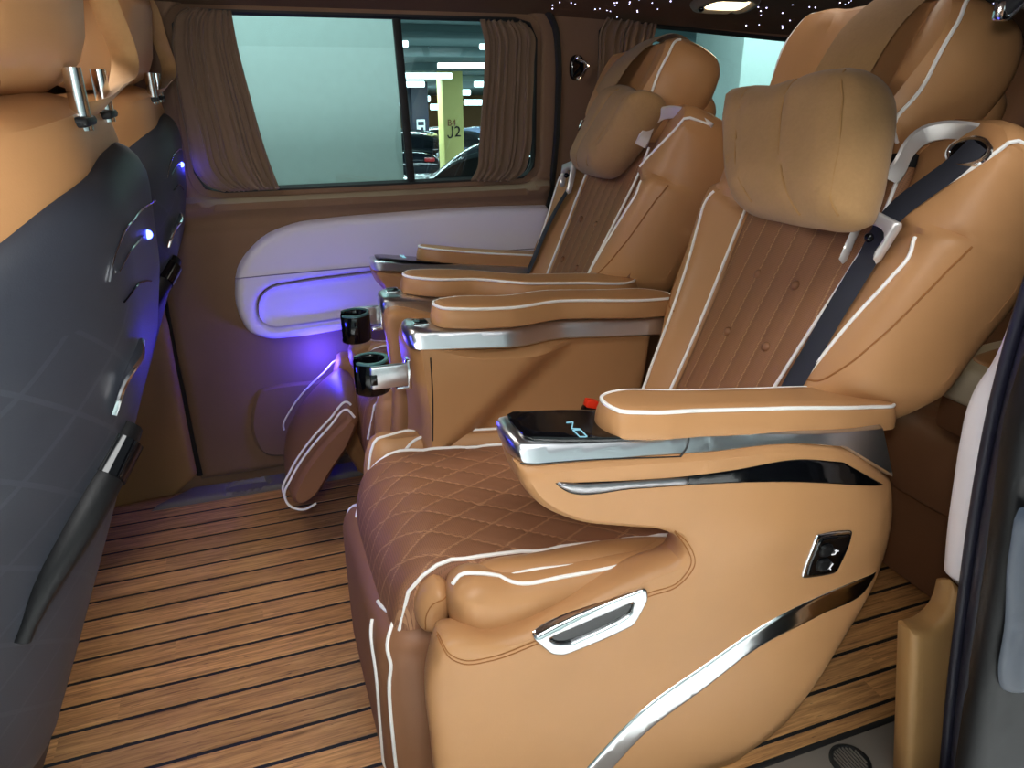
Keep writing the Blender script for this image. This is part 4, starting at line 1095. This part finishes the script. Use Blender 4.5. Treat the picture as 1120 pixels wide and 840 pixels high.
def front_seat(label):
    t = empty('front_seat', (-.62, FC, 0.), label, 'seat', None)
    m = MB(); m.box((-.78, FC, .16), (.56, .46, .32), .04); m.build('seat_base', [BLACK], t)
    m = MB(); m.puff(rrect(-1.12, -.36, FC - .26, FC + .26, .07), lambda u, v, w: (u, v, .34 + w), R=.05, T=.13, Tb=.06, h=.03); m.build('seat_cushion', [TAN], t)
    # leather front and rolled top of the backrest
    o_ = [(FC - .30, .50), (FC - .305, .7), (FC - .295, 1.0), (FC - .25, 1.104), (FC - .12, 1.130), (FC + .12, 1.132), (FC + .24, 1.108), (FC + .288, 1.0), (FC + .285, .7), (FC + .28, .50)]
    m = MB(); m.puff(o_, MF(-.070), R=.034, T=.064, Rb=.07, Tb=.12, h=.02); bk_ = m.build('backrest', [TAN], t)
    # black rear shell
    o_ = [(FC - .285, .42), (FC - .292, .7), (FC - .285, .82), (FC - .270, .89), (FC - .235, .980), (FC - .15, 1.036), (FC - .04, 1.062), (FC + .10, 1.074), (FC + .22, 1.070), (FC + .275, 1.05), (FC + .295, .97), (FC + .292, .7), (FC + .288, .44), (FC + .20, .36), (FC - .2, .36)]
    m = MB(); m.puff(o_, MF(-.012), R=.05, T=.034, Rb=.02, Tb=.05, h=.018); sh = m.build('back_shell', [DIAM], t)
    # lower shell flare
    o_ = [(FC - .27, .02, 'c'), (FC - .27, .56), (FC, .60), (FC + .27, .62), (FC + .31, .55), (FC + .285, .40), (FC + .25, .20), (FC + .25, .02, 'c')]
    m = MB(); m.puff(o_, MF(-.01), R=.04, T=.03, Rb=.02, Tb=.08, h=.02); m.build('lower_shell', [BLACK], t)
    def line(m, pts, r, off=.017):
        q = onF(pts, off); c = resample(cr(q, False), .006, False); P = np.stack(MF(.0235)(c[:, 0], c[:, 1], 0 * c[:, 0]), 1); m.tube(P, r, 6)
    m = MB(); line(m, [(111, 309), (116, 285), (126, 258), (140, 240), (164, 220)], .0013); line(m, [(122, 298), (132, 280), (143, 266), (151, 259)], .0013); m.build_each('shell_line', [CHROME], sh)
    m = MB(); line(m, [(128, 331), (140, 316), (152, 308), (159, 308)], .0011); m.build('shell_groove', [GLOSS], sh)
    m = MB(); q = onF([(155, 257)], .016)[0]; m.sphere(tuple(float(k) for k in MF(.023)(np.array(q[0]), np.array(q[1]), 0.)), .006, 8); m.build('seat_lamp', [BLUELED], sh)
    # chrome blade on the shell
    bo_ = onF([(111, 456), (120, 425), (130, 400), (143, 373), (140, 385), (134, 402), (131, 415), (124, 430), (117, 446)], .014)
    m = MB(); q = onF([(111, 456), (122, 420), (143, 373)], .014); c = resample(cr(q, False), .008, False); n = len(c)
    P = np.stack(MF(.025)(c[:, 0], c[:, 1], 0 * c[:, 0]), 1); m.ribbon(P, np.array([0, 1., .3]), .022 * np.sin(np.linspace(.15, math.pi - .1, n)) + .003, .005); m.build('shell_blade', [CHROME], sh)
    # pocket bar with its metal clip
    qz = onF([(138, 466), (122, 500), (100, 540), (72, 590), (45, 640), (20, 700)], .02); q = [tuple(float(k) for k in MF(.022)(np.array(a), np.array(b), 0.)) for a, b in qz]
    P = curve3(q, .02); m = MB(); nP_ = len(P); m.tube(P, .02, 10, rr=[.010 + .012 * math.sin(math.pi * min(1, (i + 2) / nP_)) for i in range(nP_)]); pb = m.build('pocket_bar', [BLACK], t)
    k = int(nP_ * .16); m = MB(); d = P[k + 1] - P[k - 1]; d /= np.linalg.norm(d); m.tube(np.array([P[k] - d * .022, P[k] + d * .022]), .0235, 12); m.build('bar_clip', [GLOSS], pb)
    # headrest and posts
    o_ = [(FC - .215, 1.14), (FC - .235, 1.22), (FC - .20, 1.315), (FC, 1.335), (FC + .17, 1.315), (FC + .205, 1.22), (FC + .185, 1.155), (FC + .10, 1.134), (FC - .1, 1.134)]
    MHd = lambda y, z, w: (-.205 + .15 * (z - 1.2) - .10 * ((y - FC) / .23) ** 2 * (.5 if w is None else 1) * .45 + w, y, z)
    m = MB(); S = m.puff(o_, MHd, R=.06, T=.075, Rb=.06, Tb=.07, h=.015); hr = m.build('headrest', [TAN], t)
    m = MB(); m.pipe(S, [(FC + .10, 1.325), (FC + .115, 1.27), (FC + .155, 1.20), (FC + .18, 1.165)], .0016, 0); m.pipe(S, [(FC - .2, 1.16), (FC, 1.125), (FC + .17, 1.145)], .0016, 0); m.build_each('headrest_seam', [THREAD], hr)
    for yy in (FC - .015, FC + .162):
        m = MB(); m.tube(np.array([(-.142, yy, 1.10), (-.142, yy, 1.16)]), .009, 12); m.build('headrest_post', [CHROME], t)
        m = MB(); m.box((-.147, yy, 1.109), (.030, .06, .010), .004); m.build('post_collar', [BLACK], t)
    return t
def front_pillow(label):
    t = empty('neck_pillow', (-.35, FC, 1.12), label, 'pillow')
    m = MB(); m.puff(rrect(FC - .16, FC + .16, 1.06, 1.21, .05), lambda y, z, w: (-.345 - w, y, z), R=.05, T=.06, Tb=.03, h=.02); m.build('cushion', [SUEDE], t)
    P = curve3([(-.30, FC + .06, 1.27), (-.25, FC + .11, 1.335), (-.18, FC + .145, 1.345), (-.135, FC + .168, 1.30), (-.124, FC + .188, 1.235), (-.116, FC + .222, 1.172), (-.125, FC + .150, 1.135), (-.138, FC + .05, 1.118), (-.18, FC, 1.110)], .010)
    k = np.linspace(0, 1, len(P))[:, None]; a = sstep((k - .62) / .15); sd = (1 - a) * np.array([1., .1, .0]) + a * np.array([.75, .0, .66])
    m = MB(); m.ribbon(P, sd, .032, .004); m.build('strap', [SUEDE], t); return t
fs = front_seat('near front seat with black plastic back and tan leather top, at the left edge')
fp = front_pillow('suede neck pillow strapped to the headrest of the near front seat')
fs2 = copy_tree(fs); fs2.location.y += .875; tag(fs2, 'far front seat with black plastic back, partly behind the near front seat, beside the curtain', 'seat')
fp2 = copy_tree(fp); fp2.location.y += .875; tag(fp2, 'suede neck pillow strapped to the headrest of the far front seat', 'pillow')

# ------------------------------------------------------------------ rear bench
rb = empty('rear_bench', (1.65, 1.35, 0), 'brown quilted rear bench seat in the dark behind the captain seats', 'seat')
m = MB(); m.box((1.66, 1.38, .14), (.50, 1.24, .27), .02); m.build('seat_base', [BROWN], rb)
for y0 in (.78, 1.39):
    m = MB(); m.puff(rrect(1.37, 1.95, y0, y0 + .59, .05), lambda u, v, w: (u, v, .27 + w), R=.07, T=.15, Tb=.02, h=.02, disp=lambda u, v: .006 * quilt(u, v, .13, .11)); m.build('seat_cushion', [BROWN], rb)
    Mb = lambda y, z, w: (1.90 + .35 * (z - .4) - w, y, z)
    m = MB(); Sq = m.puff([(y0 + .02, .36), (y0 + .0, .7), (y0 + .05, .92), (y0 + .295, .97), (y0 + .54, .92), (y0 + .59, .7), (y0 + .57, .36)], Mb, R=.06, T=.09, Tb=.06, h=.02); bb = m.build('backrest', [BROWN], rb)
    m = MB(); lp = Sq.loop; c = lp.mean(0); m.tube(Sq(c + (lp - c) * .9, .001), .0035, 6, True); m.build('backrest_piping', [PIPE], bb)
    m = MB(); m.puff([(y0 + .13, 1.0), (y0 + .10, 1.10), (y0 + .17, 1.22), (y0 + .295, 1.24), (y0 + .42, 1.22), (y0 + .49, 1.10), (y0 + .46, 1.0)], Mb, R=.05, T=.08, Tb=.06, h=.02); m.build('headrest', [BROWN], rb)
    m = MB(); m.ribbon(curve3([(2.09, y0 + .10, .93), (2.09, y0 + .13, .975), (2.09, y0 + .295, 1.0), (2.09, y0 + .46, .975), (2.09, y0 + .49, .93)], .015), np.array([1., 0, 0]), .03, .008); m.build('shoulder_arch', [SILVER], rb)
ar = empty('bench_armrest', (1.55, 1.0, .42), 'cream armrest with a tan inset on the rear bench behind the near captain seat', 'armrest')
ao = [hit(*q, (0, 0, 1), .60)[:2] for q in [(1062, 371), (1096, 379), (1101, 384)]]
m = MB(); m.puff(rrect(1.36, 1.78, .93, 1.10, .03), lambda u, v, w: (u, v, .535 + .05 * (u - 1.36) + w), R=.02, T=.055, Tb=.02, h=.015); m.build('pad', [CREAM], ar)
m = MB(); m.puff(rrect(1.42, 1.74, .95, 1.055, .04), lambda u, v, w: (u, v, .588 + .05 * (u - 1.36) + w), R=.015, T=.008, Tb=.004, h=.015); m.build('inset', [TAN], ar)
m = MB(); m.box((1.58, 1.015, .480), (.36, .12, .11), .015); m.build('support', [BROWN], ar)
# grab handle on the rear roof rail
gh = empty('grab_handle', (1.15, .66, 1.25), 'dark grab handle with chrome edge at the top right of the ceiling', 'handle')
a, b = hit(1098, 12, (0, 1, 0), .72), hit(1120, -8, (0, 1, 0), .70)
d = np.array(b) - np.array(a)
m = MB(); P = np.array([np.array(a) + d * k for k in (0, 1., 2.2, 3.4)]); m.tube(P, .009, 10); m.tube(np.array([P[0], [P[0][0], P[0][1] + .02, 1.375]]), .010, 8); m.tube(np.array([P[3], [P[3][0], P[3][1] + .02, 1.375]]), .010, 8); m.build('grip', [BLACK], gh)
m = MB(); m.tube(P + np.array([0, -.010, -.006]), .003, 8); m.box(tuple(a), (.02, .016, .022), .004); m.build('grip_edge', [CHROME], gh)

# ------------------------------------------------------------------ blue courtesy strips on the door
m = MB(); q = onY([(395, 290), (440, 285)], WY); q = np.array(q + [(.58, .652)]); m.tube(np.stack([q[:, 0], np.full(3, WY - .040), q[:, 1]], 1), .0025, 6); m.build('light_strip', [BLUELED], door)

# ------------------------------------------------------------------ light
def area(name, loc, target, sx, sy, power, col=(1, 1, 1), spread=math.pi):
    l = bpy.data.lights.new(name, 'AREA'); l.shape = 'RECTANGLE'; l.size = sx; l.size_y = sy; l.energy = power; l.color = col; l.spread = spread
    o = bpy.data.objects.new(name, l); COL.objects.link(o); o.location = loc
    d = Vector(target) - Vector(loc); o.rotation_euler = d.to_track_quat('-Z', 'Y').to_euler(); return o
def point(name, loc, power, col, r=.02):
    l = bpy.data.lights.new(name, 'POINT'); l.energy = power; l.color = col; l.shadow_soft_size = r
    o = bpy.data.objects.new(name, l); COL.objects.link(o); o.location = loc; return o
# garage tubes over the open side door, camera flash, cabin roof lamps
area('garage_lamp', (.5, -1.15, 2.8), (.5, -1.15, 0), 3.2, 1.0, 95, (.97, 1, 1), math.radians(62))
area('garage_lamp', (.4, -.6, 2.5), (.5, .75, .3), 2.0, .6, 40, (.98, 1, .99))
area('garage_lamp', (1, -3.2, 2.4), (1, -4.2, .6), 6, .3, 60, (.95, 1, 1))  # added to brighten the unseen wall for reflections and bounce
point('flash', (-.05, -.03, CH + .085), 17, (1, .985, .96), .03)
area('roof_lamp', (-.12, 1.25, 1.392), (.55, 1.15, .6), .22, .34, 5.4, (1, .95, .86))
area('roof_lamp', (1.1, 1.25, 1.395), (1.1, 1.3, 0), .3, .12, .4, (1, .90, .76))
area('dome_lamp', (1.385, 1.985, 1.29), (1.2, 1.6, .6), .12, .06, 1.2, (1, .8, .5))
point('blue_lamp', (.16, 2.035, .40), 3.0, (.05, .04, 1), .02)
area('blue_lamp', (-.42, 1.36, .60), (.3, 1.15, .60), .16, .10, 1.5, (.05, .06, 1))
point('blue_lamp', (.36, 2.05, .655), .12, (.08, .06, 1), .01)
point('blue_lamp', (-.10, 2.07, .94), .10, (.05, .05, 1), .01)
area('garage_lamp', (-.6, 2.6, 2.3), (-.6, 3.0, 1.0), 3.0, .25, 40, (.86, 1, .98))  # unseen lamp added above the gap to brighten the partition
area('garage_lamp', (3.6, 3.6, 2.4), (3.6, 4.6, 1.0), 2.5, .3, 60, (.86, 1, .98))
for Y in (9, 17, 27, 38): area('garage_lamp', (8, Y, gz(Y, 1.55)), (8, Y, -3), 26, .6, 2200, (.84, .95, 1))
w = bpy.data.worlds.new('garage_air'); SC.world = w; w.use_nodes = True
w.node_tree.nodes['Background'].inputs[0].default_value = (.75, .85, .9, 1); w.node_tree.nodes['Background'].inputs[1].default_value = .22
vs = SC.view_settings; vs.view_transform = 'Standard'; vs.look = 'None'; vs.exposure = 0.0; vs.gamma = 1.0; vs.use_curve_mapping = False
